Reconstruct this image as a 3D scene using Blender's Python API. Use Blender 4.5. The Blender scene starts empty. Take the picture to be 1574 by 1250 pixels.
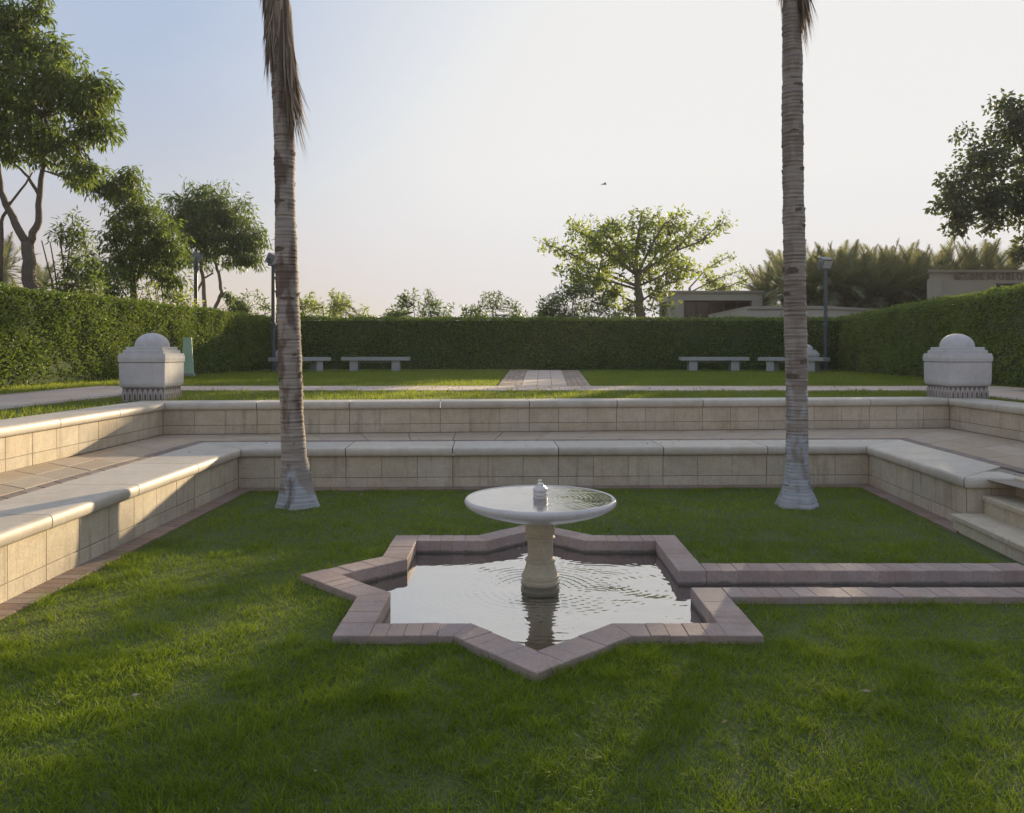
import bpy, bmesh, math, random
import numpy as np
from mathutils import Vector, Matrix

random.seed(7)
rng = np.random.default_rng(11)
scene = bpy.context.scene
COL = scene.collection
R = math.radians

# ------------------------------------------------------------------ camera
FPX, HX, HY, EYE = 1215.0, 787.0, 540.0, 1.62       # focal length in photo pixels, horizon, eye height
cam = bpy.data.cameras.new('camera')
cam_o = bpy.data.objects.new('camera', cam)
COL.objects.link(cam_o)
cam.sensor_width = 36.0
cam.lens = FPX / 1574.0 * 36.0
cam.shift_y = -(625.0 - HY) / 1574.0
cam.clip_end = 2000.0
cam_o.location = (0, 0, EYE)
cam_o.rotation_euler = (R(90), 0, 0)
scene.camera = cam_o

# ------------------------------------------------------------------ light
SUN_AZ, SUN_EL = 25.0, 9.5                            # degrees right of the view axis (+Y), degrees up
EXPOSURE = 0.9
SKY_STRENGTH = 0.10
SKY_GAIN = 1.19
world = bpy.data.worlds.new('World')
scene.world = world
world.use_nodes = True
wn, wl = world.node_tree.nodes, world.node_tree.links
wn.clear()
wo = wn.new('ShaderNodeOutputWorld')
wb = wn.new('ShaderNodeBackground')
sky = wn.new('ShaderNodeTexSky')
sky.sky_type = 'NISHITA'
sky.sun_disc = False
sky.sun_elevation = R(SUN_EL)
sky.sun_rotation = R(SUN_AZ)
sky.altitude = 0
sky.air_density = 1.0
sky.dust_density = 2.0
sky.ozone_density = 2.0
# dusty air over the city: a pale lilac haze that thickens to beige at the horizon and to white round the sun
SKY_U = 1.0 / (2 ** EXPOSURE) / SKY_STRENGTH           # one display unit, in sky texture units
wtc = wn.new('ShaderNodeTexCoord')
wsep = wn.new('ShaderNodeSeparateXYZ'); wl.new(wtc.outputs['Generated'], wsep.inputs[0])
wr = wn.new('ShaderNodeValToRGB'); we = wr.color_ramp.elements
stops = [(0.0, (0.57, 0.44, 0.385)), (0.07, (0.55, 0.455, 0.425)), (0.17, (0.49, 0.49, 0.54)), (0.32, (0.405, 0.47, 0.605)), (0.45, (0.385, 0.47, 0.645)), (1.0, (0.49, 0.56, 0.72))]
while len(we) < len(stops): we.new(0.5)
for i_, (p_, c_) in enumerate(stops): we[i_].position = p_; we[i_].color = (*c_, 1)
wl.new(wsep.outputs[2], wr.inputs[0])
wdot = wn.new('ShaderNodeVectorMath'); wdot.operation = 'DOT_PRODUCT'
wl.new(wtc.outputs['Generated'], wdot.inputs[0])
wdot.inputs[1].default_value = (math.sin(R(SUN_AZ)) * math.cos(R(SUN_EL)), math.cos(R(SUN_AZ)) * math.cos(R(SUN_EL)), math.sin(R(SUN_EL)))
wg = wn.new('ShaderNodeMapRange'); wg.interpolation_type = 'SMOOTHSTEP'
wg.inputs[1].default_value = math.cos(R(50)); wg.inputs[2].default_value = math.cos(R(20))
wl.new(wdot.outputs['Value'], wg.inputs[0])
whz = wn.new('ShaderNodeMapRange'); whz.inputs[1].default_value = 0.0; whz.inputs[2].default_value = 0.22
whz.inputs[3].default_value = 0.45; whz.inputs[4].default_value = 1.0
wl.new(wsep.outputs[2], whz.inputs[0])
wgm = wn.new('ShaderNodeMath'); wgm.operation = 'MULTIPLY'; wl.new(wg.outputs[0], wgm.inputs[0]); wl.new(whz.outputs[0], wgm.inputs[1])
# thin streaks of high cloud
wcl = wn.new('ShaderNodeTexNoise'); wcl.inputs['Scale'].default_value = 2.2; wcl.inputs['Detail'].default_value = 5
wmap = wn.new('ShaderNodeMapping'); wmap.inputs['Scale'].default_value = (1.0, 1.0, 3.2); wmap.inputs['Rotation'].default_value = (0.2, 0.3, 0.0)
wl.new(wtc.outputs['Generated'], wmap.inputs[0]); wl.new(wmap.outputs[0], wcl.inputs['Vector'])
wcm = wn.new('ShaderNodeMapRange'); wcm.inputs[1].default_value = 0.48; wcm.inputs[2].default_value = 0.75; wcm.inputs[4].default_value = 0.22
wl.new(wcl.outputs[0], wcm.inputs[0])
def wmix(fac, a_, b_, blend='MIX'):
    x = wn.new('ShaderNodeMix'); x.data_type = 'RGBA'; x.blend_type = blend
    for sk_, v_ in ((0, fac), (6, a_), (7, b_)):
        if isinstance(v_, (int, float)): x.inputs[sk_].default_value = v_
        elif isinstance(v_, tuple): x.inputs[sk_].default_value = (*v_, 1)
        else: wl.new(v_, x.inputs[sk_])
    return x.outputs[2]
c_ = wmix(wcm.outputs[0], wr.outputs[0], (0.66, 0.66, 0.70))
c_ = wmix(wgm.outputs[0], c_, (0.725, 0.72, 0.715))
scl = wn.new('ShaderNodeVectorMath'); scl.operation = 'SCALE'; wl.new(c_, scl.inputs[0]); scl.inputs['Scale'].default_value = SKY_U * SKY_GAIN
capn = wmix(1.0, sky.outputs[0], tuple([0.84 * SKY_U] * 3), 'DARKEN')
c_ = wmix(0.82, capn, scl.outputs[0])
wl.new(c_, wb.inputs[0])
wb.inputs[1].default_value = SKY_STRENGTH
wl.new(wb.outputs[0], wo.inputs[0])

sl = bpy.data.lights.new('sun', 'SUN')
sl.energy = 5.0
sl.angle = R(0.6)
sl.color = (1.0, 0.80, 0.52)
so = bpy.data.objects.new('sun', sl)
COL.objects.link(so)
sdir = Vector((math.sin(R(SUN_AZ)) * math.cos(R(SUN_EL)), math.cos(R(SUN_AZ)) * math.cos(R(SUN_EL)), math.sin(R(SUN_EL))))
so.rotation_euler = sdir.to_track_quat('Z', 'Y').to_euler()
so.location = (20, 40, 20)

scene.view_settings.view_transform = 'Standard'
scene.view_settings.look = 'None'
scene.view_settings.exposure = EXPOSURE
scene.view_settings.gamma = 1.0
scene.view_settings.use_curve_mapping = False

# ------------------------------------------------------------------ helpers
def at(px, py, d):
    """world point seen at photo pixel (px, py) at depth d"""
    return Vector(((px - HX) / FPX * d, d, EYE - (py - HY) / FPX * d))

def link(name, me, mat=None, parent=None, loc=None, rot=None):
    o = bpy.data.objects.new(name, me)
    COL.objects.link(o)
    if mat is not None and me is not None and len(me.materials) == 0:
        me.materials.append(mat)
    if parent is not None:
        o.parent = parent
    if loc is not None: o.location = loc
    if rot is not None: o.rotation_euler = rot
    return o

def tag(o, label=None, cat=None, group=None, kind=None):
    if label: o['label'] = label
    if cat: o['category'] = cat
    if group: o['group'] = group
    if kind: o['kind'] = kind
    return o

def thing(name, label, cat, loc=(0, 0, 0), rz=0.0, group=None):
    o = bpy.data.objects.new(name, None)
    COL.objects.link(o)
    o.location = loc
    o.rotation_euler = (0, 0, rz)
    o.empty_display_size = 0.2
    return tag(o, label, cat, group)

def copy_tree(o, parent=None):
    c = o.copy()
    COL.objects.link(c)
    if parent is not None: c.parent = parent
    for ch in list(o.children):
        copy_tree(ch, c)
    return c

def mesh_py(name, verts, faces, smooth=False):
    me = bpy.data.meshes.new(name)
    me.from_pydata([tuple(v) for v in verts], [], faces)
    if smooth:
        me.polygons.foreach_set('use_smooth', [True] * len(me.polygons))
    me.update()
    return me

def mesh_np(name, V, F, tint=None, smooth=False):
    """V (n,3) floats, F (m,k) ints, optional per vertex tint"""
    me = bpy.data.meshes.new(name)
    V = np.ascontiguousarray(V, dtype=np.float32); F = np.ascontiguousarray(F, dtype=np.int32)
    n, (m, k) = len(V), F.shape
    me.vertices.add(n); me.vertices.foreach_set('co', V.ravel())
    me.loops.add(m * k); me.loops.foreach_set('vertex_index', F.ravel())
    me.polygons.add(m)
    me.polygons.foreach_set('loop_start', np.arange(0, m * k, k, dtype=np.int32))
    if smooth: me.polygons.foreach_set('use_smooth', np.ones(m, dtype=bool))
    if tint is not None:
        a = me.attributes.new('tint', 'FLOAT', 'POINT')
        a.data.foreach_set('value', np.ascontiguousarray(tint, dtype=np.float32))
    me.update(calc_edges=True)
    return me

class MB:
    def __init__(self): self.v = []; self.f = []
    def add(self, vs, fs):
        b = len(self.v)
        self.v += [tuple(p) for p in vs]
        self.f += [tuple(i + b for i in f) for f in fs]
    def box(self, x0, x1, y0, y1, z0, z1, M=None):
        vs = [Vector((x, y, z)) for z in (z0, z1) for y in (y0, y1) for x in (x0, x1)]
        if M is not None: vs = [M @ p for p in vs]
        self.add(vs, [(0, 2, 3, 1), (4, 5, 7, 6), (0, 1, 5, 4), (2, 6, 7, 3), (0, 4, 6, 2), (1, 3, 7, 5)])
    def tube(self, pts, radii, n=8, caps=True):
        pts = [Vector(p) for p in pts]
        rings = []
        up = Vector((0.3, 0.9, 0.1)).normalized()
        for i, p in enumerate(pts):
            t = (pts[min(i + 1, len(pts) - 1)] - pts[max(i - 1, 0)])
            t = t.normalized() if t.length > 1e-9 else Vector((0, 0, 1))
            a = t.cross(up)
            if a.length < 1e-3: a = t.cross(Vector((1, 0, 0)))
            a.normalize(); b = t.cross(a)
            rings.append([p + (a * math.cos(2 * math.pi * k / n) + b * math.sin(2 * math.pi * k / n)) * radii[i] for k in range(n)])
        base = len(self.v)
        for r in rings: self.v += [tuple(q) for q in r]
        for i in range(len(rings) - 1):
            for k in range(n):
                k2 = (k + 1) % n
                self.f.append((base + i * n + k, base + i * n + k2, base + (i + 1) * n + k2, base + (i + 1) * n + k))
        if caps:
            self.f.append(tuple(base + k for k in range(n))[::-1])
            self.f.append(tuple(base + (len(rings) - 1) * n + k for k in range(n)))
    def lathe(self, prof, n=40, cx=0, cy=0):
        base = len(self.v)
        for r, z in prof:
            for k in range(n):
                a = 2 * math.pi * k / n
                self.v.append((cx + r * math.cos(a), cy + r * math.sin(a), z))
        for i in range(len(prof) - 1):
            for k in range(n):
                k2 = (k + 1) % n
                self.f.append((base + i * n + k, base + i * n + k2, base + (i + 1) * n + k2, base + (i + 1) * n + k))
        self.f.append(tuple(base + k for k in range(n))[::-1])
        self.f.append(tuple(base + (len(prof) - 1) * n + k for k in range(n)))
    def build(self, name, mat, parent=None, smooth=False, loc=None, rot=None):
        me = mesh_py(name, self.v, self.f, smooth)
        return link(name, me, mat, parent, loc, rot)

def autosmooth(o, ang=35):
    me = o.data
    me.polygons.foreach_set('use_smooth', [True] * len(me.polygons))
    bm = bmesh.new(); bm.from_mesh(me)
    for e in bm.edges:
        if len(e.link_faces) == 2 and e.calc_face_angle(0) > R(ang): e.smooth = False
    bm.to_mesh(me); bm.free()

def hash2(ix, iy, seed):
    h = (ix.astype(np.int64) * 374761393 + iy.astype(np.int64) * 668265263 + seed * 1442695041) & 0x7fffffff
    h = ((h ^ (h >> 13)) * 1274126177) & 0x7fffffff
    return ((h ^ (h >> 16)) & 0xffff) / 65535.0
def vnoise(x, y, scale, seed=0):
    x = np.asarray(x) / scale; y = np.asarray(y) / scale
    ix, iy = np.floor(x), np.floor(y); fx, fy = x - ix, y - iy
    fx = fx * fx * (3 - 2 * fx); fy = fy * fy * (3 - 2 * fy)
    a = hash2(ix, iy, seed); b = hash2(ix + 1, iy, seed); c = hash2(ix, iy + 1, seed); d = hash2(ix + 1, iy + 1, seed)
    return (a * (1 - fx) + b * fx) * (1 - fy) + (c * (1 - fx) + d * fx) * fy

def in_poly(x, y, poly):
    inside = np.zeros(len(x), dtype=bool)
    j = len(poly) - 1
    for i in range(len(poly)):
        xi, yi = poly[i]; xj, yj = poly[j]
        c = ((yi > y) != (yj > y)) & (x < (xj - xi) * (y - yi) / ((yj - yi) + 1e-12) + xi)
        inside ^= c
        j = i
    return inside

# ------------------------------------------------------------------ materials
def new_mat(name):
    m = bpy.data.materials.new(name); m.use_nodes = True
    n, l = m.node_tree.nodes, m.node_tree.links
    n.clear()
    return m, n, l
def nd(n, t, **kw):
    x = n.new(t)
    for k, v in kw.items(): setattr(x, k, v)
    return x
def ramp(n, stops):
    r = n.new('ShaderNodeValToRGB')
    e = r.color_ramp.elements
    while len(e) < len(stops): e.new(0.5)
    for i, (p, c) in enumerate(stops):
        e[i].position = p; e[i].color = (*c, 1)
    return r
def mixc(n, l, fac, a, b, blend='MIX'):
    x = n.new('ShaderNodeMix'); x.data_type = 'RGBA'; x.blend_type = blend
    for sock, val in ((0, fac), (6, a), (7, b)):
        if isinstance(val, (int, float)): x.inputs[sock].default_value = val
        elif isinstance(val, tuple): x.inputs[sock].default_value = (*val, 1)
        else: l.new(val, x.inputs[sock])
    return x.outputs[2]
def noise(n, l, vec, scale, detail=4, rough=0.6, w=None):
    x = n.new('ShaderNodeTexNoise')
    x.inputs['Scale'].default_value = scale; x.inputs['Detail'].default_value = detail; x.inputs['Roughness'].default_value = rough
    if vec is not None: l.new(vec, x.inputs['Vector'])
    return x.outputs[0]
def mapr(n, l, val, a, b, c=0.0, d=1.0):
    x = n.new('ShaderNodeMapRange')
    x.inputs[1].default_value = a; x.inputs[2].default_value = b; x.inputs[3].default_value = c; x.inputs[4].default_value = d
    l.new(val, x.inputs[0])
    return x.outputs[0]
def vecscale(n, l, vec, s):
    x = n.new('ShaderNodeVectorMath'); x.operation = 'MULTIPLY'
    l.new(vec, x.inputs[0]); x.inputs[1].default_value = s
    return x.outputs[0]

def stone_mat(name, base, stain, var=0.12, stain_amt=0.5, rough=0.8, bump=0.15, streak=0.0, grain=60, fine=0.12, tide=None):
    m, n, l = new_mat(name)
    out = nd(n, 'ShaderNodeOutputMaterial'); b = nd(n, 'ShaderNodeBsdfPrincipled')
    geo = nd(n, 'ShaderNodeNewGeometry'); oi = nd(n, 'ShaderNodeObjectInfo')
    pos = geo.outputs['Position']
    big = noise(n, l, pos, 2.3, 5, 0.65)
    mid = noise(n, l, pos, 9.0, 6, 0.7)
    fin = noise(n, l, pos, grain, 3, 0.6)
    sm = mapr(n, l, big, 0.45, 0.75, 0, stain_amt)
    c = mixc(n, l, sm, base, stain)
    m2 = mapr(n, l, mid, 0.35, 0.75, 0, stain_amt * 0.7)
    c = mixc(n, l, m2, c, tuple(x * 0.7 for x in stain))
    if streak > 0:
        st = noise(n, l, vecscale(n, l, pos, (14, 14, 0.9)), 1.0, 4, 0.6)
        c = mixc(n, l, mapr(n, l, st, 0.55, 0.8, 0, streak), c, tuple(x * 0.45 for x in stain))
    if tide:                                    # wet and weedy line just above the water
        sp = nd(n, 'ShaderNodeSeparateXYZ'); l.new(pos, sp.inputs[0])
        ad = nd(n, 'ShaderNodeMath', operation='MULTIPLY_ADD'); l.new(mid, ad.inputs[0]); ad.inputs[1].default_value = 0.05; l.new(sp.outputs[2], ad.inputs[2])
        c = mixc(n, l, mapr(n, l, ad.outputs[0], tide[0] + 0.03, tide[0] + 0.012, 0, 0.75), c, tide[1])
    hsv = nd(n, 'ShaderNodeHueSaturation')
    l.new(c, hsv.inputs['Color'])
    l.new(mapr(n, l, oi.outputs['Random'], 0, 1, 1 - var, 1 + var), hsv.inputs['Value'])
    wn_ = nd(n, 'ShaderNodeTexWhiteNoise', noise_dimensions='1D'); l.new(oi.outputs['Random'], wn_.inputs['W'])
    l.new(mapr(n, l, wn_.outputs[0], 0, 1, 1 - var * 1.2, 1 + var * 1.2), hsv.inputs['Saturation'])
    c = hsv.outputs[0]
    fg = mapr(n, l, fin, 0.3, 0.7, 1 - fine, 1 + fine)
    mul = nd(n, 'ShaderNodeVectorMath', operation='SCALE'); l.new(c, mul.inputs[0]); l.new(fg, mul.inputs['Scale'])
    l.new(mul.outputs[0], b.inputs['Base Color'])
    b.inputs['Roughness'].default_value = rough
    bp = nd(n, 'ShaderNodeBump'); bp.inputs['Strength'].default_value = bump; bp.inputs['Distance'].default_value = 0.01
    l.new(fin, bp.inputs['Height']); l.new(bp.outputs[0], b.inputs['Normal'])
    l.new(b.outputs[0], out.inputs[0])
    return m

def plain_mat(name, col, rough=0.6, metal=0.0, var=0.06, scale=6.0):
    m, n, l = new_mat(name)
    out = nd(n, 'ShaderNodeOutputMaterial'); b = nd(n, 'ShaderNodeBsdfPrincipled')
    geo = nd(n, 'ShaderNodeNewGeometry')
    f = noise(n, l, geo.outputs['Position'], scale, 5, 0.65)
    c = mixc(n, l, mapr(n, l, f, 0.3, 0.7), tuple(x * (1 - var * 2) for x in col), tuple(min(1, x * (1 + var * 2)) for x in col))
    l.new(c, b.inputs['Base Color'])
    b.inputs['Roughness'].default_value = rough; b.inputs['Metallic'].default_value = metal
    l.new(b.outputs[0], out.inputs[0])
    return m

def leaf_mat(name, stops, trans=0.45, rough=0.5, tcol=(0.30, 0.42, 0.04), spec=0.25):
    """leaf colour from a per leaf random tint, with light shining through the blade"""
    m, n, l = new_mat(name)
    out = nd(n, 'ShaderNodeOutputMaterial'); b = nd(n, 'ShaderNodeBsdfPrincipled')
    a = nd(n, 'ShaderNodeAttribute', attribute_name='tint')
    r = ramp(n, stops); l.new(a.outputs['Fac'], r.inputs[0])
    l.new(r.outputs[0], b.inputs['Base Color'])
    b.inputs['Roughness'].default_value = rough
    b.inputs['Specular IOR Level'].default_value = spec
    t = nd(n, 'ShaderNodeBsdfTranslucent')
    tc = mixc(n, l, 0.55, r.outputs[0], tcol)
    l.new(tc, t.inputs[0])
    mx = nd(n, 'ShaderNodeMixShader'); mx.inputs[0].default_value = trans
    l.new(b.outputs[0], mx.inputs[1]); l.new(t.outputs[0], mx.inputs[2])
    l.new(mx.outputs[0], out.inputs[0])
    return m

M = {}
M['wall_stone'] = stone_mat('limestone_block', (0.56, 0.485, 0.36), (0.40, 0.31, 0.21), 0.06, 0.6, 0.85, 0.2, 0.55)
M['coping'] = stone_mat('coping_stone', (0.55, 0.49, 0.40), (0.39, 0.325, 0.245), 0.07, 0.55, 0.55, 0.10, 0.12, 90, 0.09)
M['mortar'] = stone_mat('mortar', (0.30, 0.25, 0.19), (0.2, 0.16, 0.12), 0.0, 0.5)
M['band'] = stone_mat('band_paver', (0.23, 0.175, 0.145), (0.17, 0.13, 0.11), 0.16, 0.4)
M['field'] = stone_mat('terrace_paver', (0.44, 0.35, 0.25), (0.31, 0.235, 0.16), 0.08, 0.5)
M['edge_brick'] = stone_mat('edging_brick', (0.28, 0.20, 0.155), (0.20, 0.145, 0.11), 0.14, 0.5)
M['curb'] = stone_mat('pool_brick', (0.40, 0.295, 0.245), (0.27, 0.195, 0.165), 0.08, 0.55, 0.7, 0.25, tide=(0.045, (0.06, 0.05, 0.035)))
M['path'] = stone_mat('path_slab', (0.57, 0.445, 0.345), (0.44, 0.335, 0.255), 0.08, 0.4)
M['path_dark'] = stone_mat('path_border', (0.42, 0.325, 0.25), (0.30, 0.23, 0.175), 0.18, 0.4)
M['plaster'] = stone_mat('pale_stone', (0.57, 0.54, 0.52), (0.42, 0.39, 0.36), 0.03, 0.5, 0.7, 0.06, 0.22, 80, 0.05)
M['carve'] = stone_mat('carved_stone', (0.44, 0.39, 0.35), (0.32, 0.27, 0.23), 0.0, 0.5)
M['carve_dark'] = stone_mat('dark_carving', (0.17, 0.135, 0.12), (0.12, 0.09, 0.08), 0.0, 0.5)  # darker tone for the backing slab behind the carved shapes
M['marble'] = stone_mat('white_marble', (0.62, 0.58, 0.55), (0.44, 0.39, 0.33), 0.0, 0.5, 0.25, 0.03, 0.18, 60, 0.05)
M['stem'] = stone_mat('yellow_marble', (0.50, 0.42, 0.28), (0.36, 0.28, 0.17), 0.0, 0.5, 0.45, 0.08, 0.35, tide=(0.075, (0.11, 0.10, 0.055)))
M['bench'] = stone_mat('grey_stone', (0.42, 0.41, 0.39), (0.32, 0.31, 0.29), 0.05, 0.4)
M['building'] = stone_mat('render', (0.46, 0.42, 0.355), (0.38, 0.335, 0.28), 0.03, 0.3, 0.9, 0.05)
M['roofing'] = stone_mat('roofing', (0.36, 0.32, 0.27), (0.28, 0.24, 0.2), 0.03, 0.3)
M['soil'] = stone_mat('soil', (0.070, 0.095, 0.016), (0.05, 0.062, 0.016), 0.0, 0.6, 0.95, 0.6, 0, 40, 0.3)
M['lamp'] = plain_mat('lamp_paint', (0.055, 0.075, 0.085), 0.45)
M['lamp_head'] = plain_mat('lamp_housing', (0.17, 0.18, 0.175), 0.4)
M['lens'] = plain_mat('lamp_glass', (0.50, 0.50, 0.48), 0.12)
M['green_board'] = plain_mat('green_plastic', (0.42, 0.58, 0.42), 0.5, 0, 0.04, 3)
M['dark_frame'] = plain_mat('dark_frame', (0.045, 0.032, 0.028), 0.5)
M['letter'] = plain_mat('lettering', (0.27, 0.235, 0.195), 0.6)
M['bird'] = plain_mat('feathers', (0.03, 0.03, 0.03), 0.8)
M['hedge_core'] = plain_mat('hedge_twigs', (0.050, 0.070, 0.020), 1.0)
M['bark'] = stone_mat('bark', (0.15, 0.115, 0.085), (0.08, 0.06, 0.045), 0.05, 0.6, 0.95, 0.8, 0.5, 30, 0.25)
M['bark_pale'] = stone_mat('pale_bark', (0.24, 0.20, 0.155), (0.14, 0.11, 0.085), 0.05, 0.6, 0.95, 0.6, 0.3, 30, 0.2)
M['dead_frond'] = leaf_mat('dead_frond', [(0, (0.11, 0.085, 0.062)), (0.5, (0.26, 0.205, 0.155)), (1, (0.42, 0.34, 0.26))], 0.15, 0.8, (0.25, 0.17, 0.08), 0.1)
M['leaf_mango'] = leaf_mat('long_leaf', [(0, (0.06, 0.09, 0.028)), (0.6, (0.105, 0.145, 0.036)), (0.9, (0.16, 0.18, 0.045)), (1, (0.21, 0.145, 0.055))], 0.40)
M['leaf_dark'] = leaf_mat('dark_leaf', [(0, (0.05, 0.065, 0.035)), (0.7, (0.085, 0.105, 0.05)), (1, (0.12, 0.13, 0.05))], 0.3, 0.5, (0.16, 0.22, 0.03))
M['leaf_blue'] = leaf_mat('deep_green_leaf', [(0, (0.05, 0.08, 0.034)), (0.7, (0.085, 0.128, 0.05)), (1, (0.125, 0.155, 0.05))], 0.38, 0.45)
M['leaf_bright'] = leaf_mat('bright_leaf', [(0, (0.085, 0.125, 0.026)), (0.6, (0.135, 0.18, 0.034)), (1, (0.18, 0.21, 0.045))], 0.6, 0.5, (0.42, 0.50, 0.07))
M['leaf_hedge'] = leaf_mat('hedge_leaf', [(0, (0.10, 0.145, 0.032)), (0.5, (0.165, 0.225, 0.044)), (0.93, (0.22, 0.265, 0.055)), (1, (0.25, 0.20, 0.08))], 0.28, 0.5, (0.24, 0.33, 0.03))
M['frond'] = leaf_mat('palm_frond', [(0, (0.09, 0.115, 0.055)), (0.6, (0.145, 0.175, 0.085)), (1, (0.22, 0.225, 0.115))], 0.35, 0.5, (0.3, 0.28, 0.09))
M['grass'] = leaf_mat('grass_blade', [(0, (0.075, 0.115, 0.007)), (0.4, (0.165, 0.232, 0.013)), (0.75, (0.245, 0.305, 0.020)), (0.93, (0.32, 0.33, 0.05)), (1, (0.42, 0.36, 0.17))], 0.34, 0.6, (0.27, 0.38, 0.012), 0.12)
M['grass_upper_sunlit'] = leaf_mat('upper_grass_sunlit', [(0, (0.125, 0.175, 0.027)), (0.45, (0.195, 0.245, 0.038)), (0.8, (0.25, 0.285, 0.055)), (1, (0.34, 0.31, 0.11))], 0.5, 0.6, (0.38, 0.44, 0.04), 0.12)  # brighter, yellower grass copy: sunlight on the upper lawn put into its colour

def glass_dark():
    m, n, l = new_mat('dark_glass')
    out = nd(n, 'ShaderNodeOutputMaterial'); b = nd(n, 'ShaderNodeBsdfPrincipled')
    geo = nd(n, 'ShaderNodeNewGeometry')
    f = noise(n, l, geo.outputs['Position'], 0.8, 3)
    c = mixc(n, l, mapr(n, l, f, 0.35, 0.65), (0.030, 0.016, 0.012), (0.075, 0.042, 0.032))
    l.new(c, b.inputs['Base Color']); b.inputs['Roughness'].default_value = 0.06
    l.new(b.outputs[0], out.inputs[0])
    return m
M['glass'] = glass_dark()

def water_mat(name, deep, f0=0.30):
    m, n, l = new_mat(name)
    out = nd(n, 'ShaderNodeOutputMaterial')
    gl = nd(n, 'ShaderNodeBsdfGlossy'); gl.inputs['Roughness'].default_value = 0.015
    rf = nd(n, 'ShaderNodeBsdfRefraction'); rf.inputs['IOR'].default_value = 1.33; rf.inputs['Roughness'].default_value = 0.0
    rf.inputs['Color'].default_value = (*deep, 1)
    lw = nd(n, 'ShaderNodeFresnel'); lw.inputs['IOR'].default_value = 1.33
    geo = nd(n, 'ShaderNodeNewGeometry')
    nz = noise(n, l, geo.outputs['Position'], 14, 3, 0.5)
    bp = nd(n, 'ShaderNodeBump'); bp.inputs['Strength'].default_value = 0.05; bp.inputs['Distance'].default_value = 0.01
    l.new(nz, bp.inputs['Height'])
    for s in (gl, rf, lw): l.new(bp.outputs[0], s.inputs['Normal'])
    fac = mapr(n, l, lw.outputs[0], 0.0, 0.5, f0, 1.0)
    mx = nd(n, 'ShaderNodeMixShader'); l.new(fac, mx.inputs[0])
    l.new(rf.outputs[0], mx.inputs[1]); l.new(gl.outputs[0], mx.inputs[2])
    l.new(mx.outputs[0], out.inputs[0])
    return m
M['water'] = water_mat('pool_water', (0.75, 0.72, 0.66), 0.60)
M['dish_water'] = water_mat('dish_water', (0.97, 0.97, 0.95), 0.06)
M['pool_floor'] = stone_mat('pool_floor', (0.15, 0.115, 0.085), (0.09, 0.07, 0.05), 0.0, 0.6)

def palm_bark(name, lime_h, dark_amt, seed):
    m, n, l = new_mat(name)
    out = nd(n, 'ShaderNodeOutputMaterial'); b = nd(n, 'ShaderNodeBsdfPrincipled')
    tc = nd(n, 'ShaderNodeTexCoord')
    pos = tc.outputs['Object']
    ringv = vecscale(n, l, pos, (1.2, 1.2, 34))
    rings = noise(n, l, ringv, 1.0, 4, 0.6)
    pat = nd(n, 'ShaderNodeTexNoise'); pat.noise_dimensions = '4D'; pat.inputs['W'].default_value = seed
    pat.inputs['Scale'].default_value = 1.0; pat.inputs['Detail'].default_value = 5
    l.new(vecscale(n, l, pos, (5.0, 5.0, 2.0)), pat.inputs['Vector'])
    c = mixc(n, l, mapr(n, l, rings, 0.3, 0.7), (0.19, 0.158, 0.13), (0.38, 0.325, 0.27))
    c = mixc(n, l, mapr(n, l, pat.outputs[0], 0.49, 0.56, 0, dark_amt), c, (0.095, 0.058, 0.042))
    sep = nd(n, 'ShaderNodeSeparateXYZ'); l.new(pos, sep.inputs[0])
    lim = nd(n, 'ShaderNodeTexNoise'); lim.inputs['Scale'].default_value = 9.0; lim.inputs['Detail'].default_value = 6
    l.new(vecscale(n, l, pos, (1, 1, 0.55)), lim.inputs['Vector'])
    add = nd(n, 'ShaderNodeMath', operation='MULTIPLY_ADD'); l.new(sep.outputs[2], add.inputs[0]); add.inputs[1].default_value = -1.0 / lime_h
    l.new(mapr(n, l, lim.outputs[0], 0.3, 0.7, -0.15, 1.0), add.inputs[2])
    lf = mapr(n, l, add.outputs[0], -0.22, 0.28, 0, 0.8)
    c = mixc(n, l, lf, c, (0.38, 0.395, 0.41))
    l.new(c, b.inputs['Base Color']); b.inputs['Roughness'].default_value = 0.9
    bp = nd(n, 'ShaderNodeBump'); bp.inputs['Strength'].default_value = 0.7; bp.inputs['Distance'].default_value = 0.012
    l.new(rings, bp.inputs['Height']); l.new(bp.outputs[0], b.inputs['Normal'])
    l.new(b.outputs[0], out.inputs[0])
    return m

# ------------------------------------------------------------------ layout numbers
LOW = [Vector((-3.15, 0.6)), Vector((-3.07, 8.87)), Vector((4.12, 9.13)), Vector((3.95, 6.87)), Vector((4.44, 6.85))]
UPP = [Vector((-4.55, 0.6)), Vector((-4.55, 10.3)), Vector((6.2, 11.2)), Vector((6.02, 2.5))]
Z_SOIL, Z_TER, Z_COP, Z_UP = 0.074, 0.53, 0.95, 0.93

def perp(a, b):                     # outward (away from the lawn) normal of a wall line walked left, back, right
    d = (b - a).normalized()
    return Vector((-d.y, d.x))
def mitre(poly, i):
    n = []
    if i > 0: n.append(perp(poly[i - 1], poly[i]))
    if i < len(poly) - 1: n.append(perp(poly[i], poly[i + 1]))
    if len(n) == 1: return n[0]
    s = n[0] + n[1]
    return s / (1 + n[0].dot(n[1]))

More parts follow.
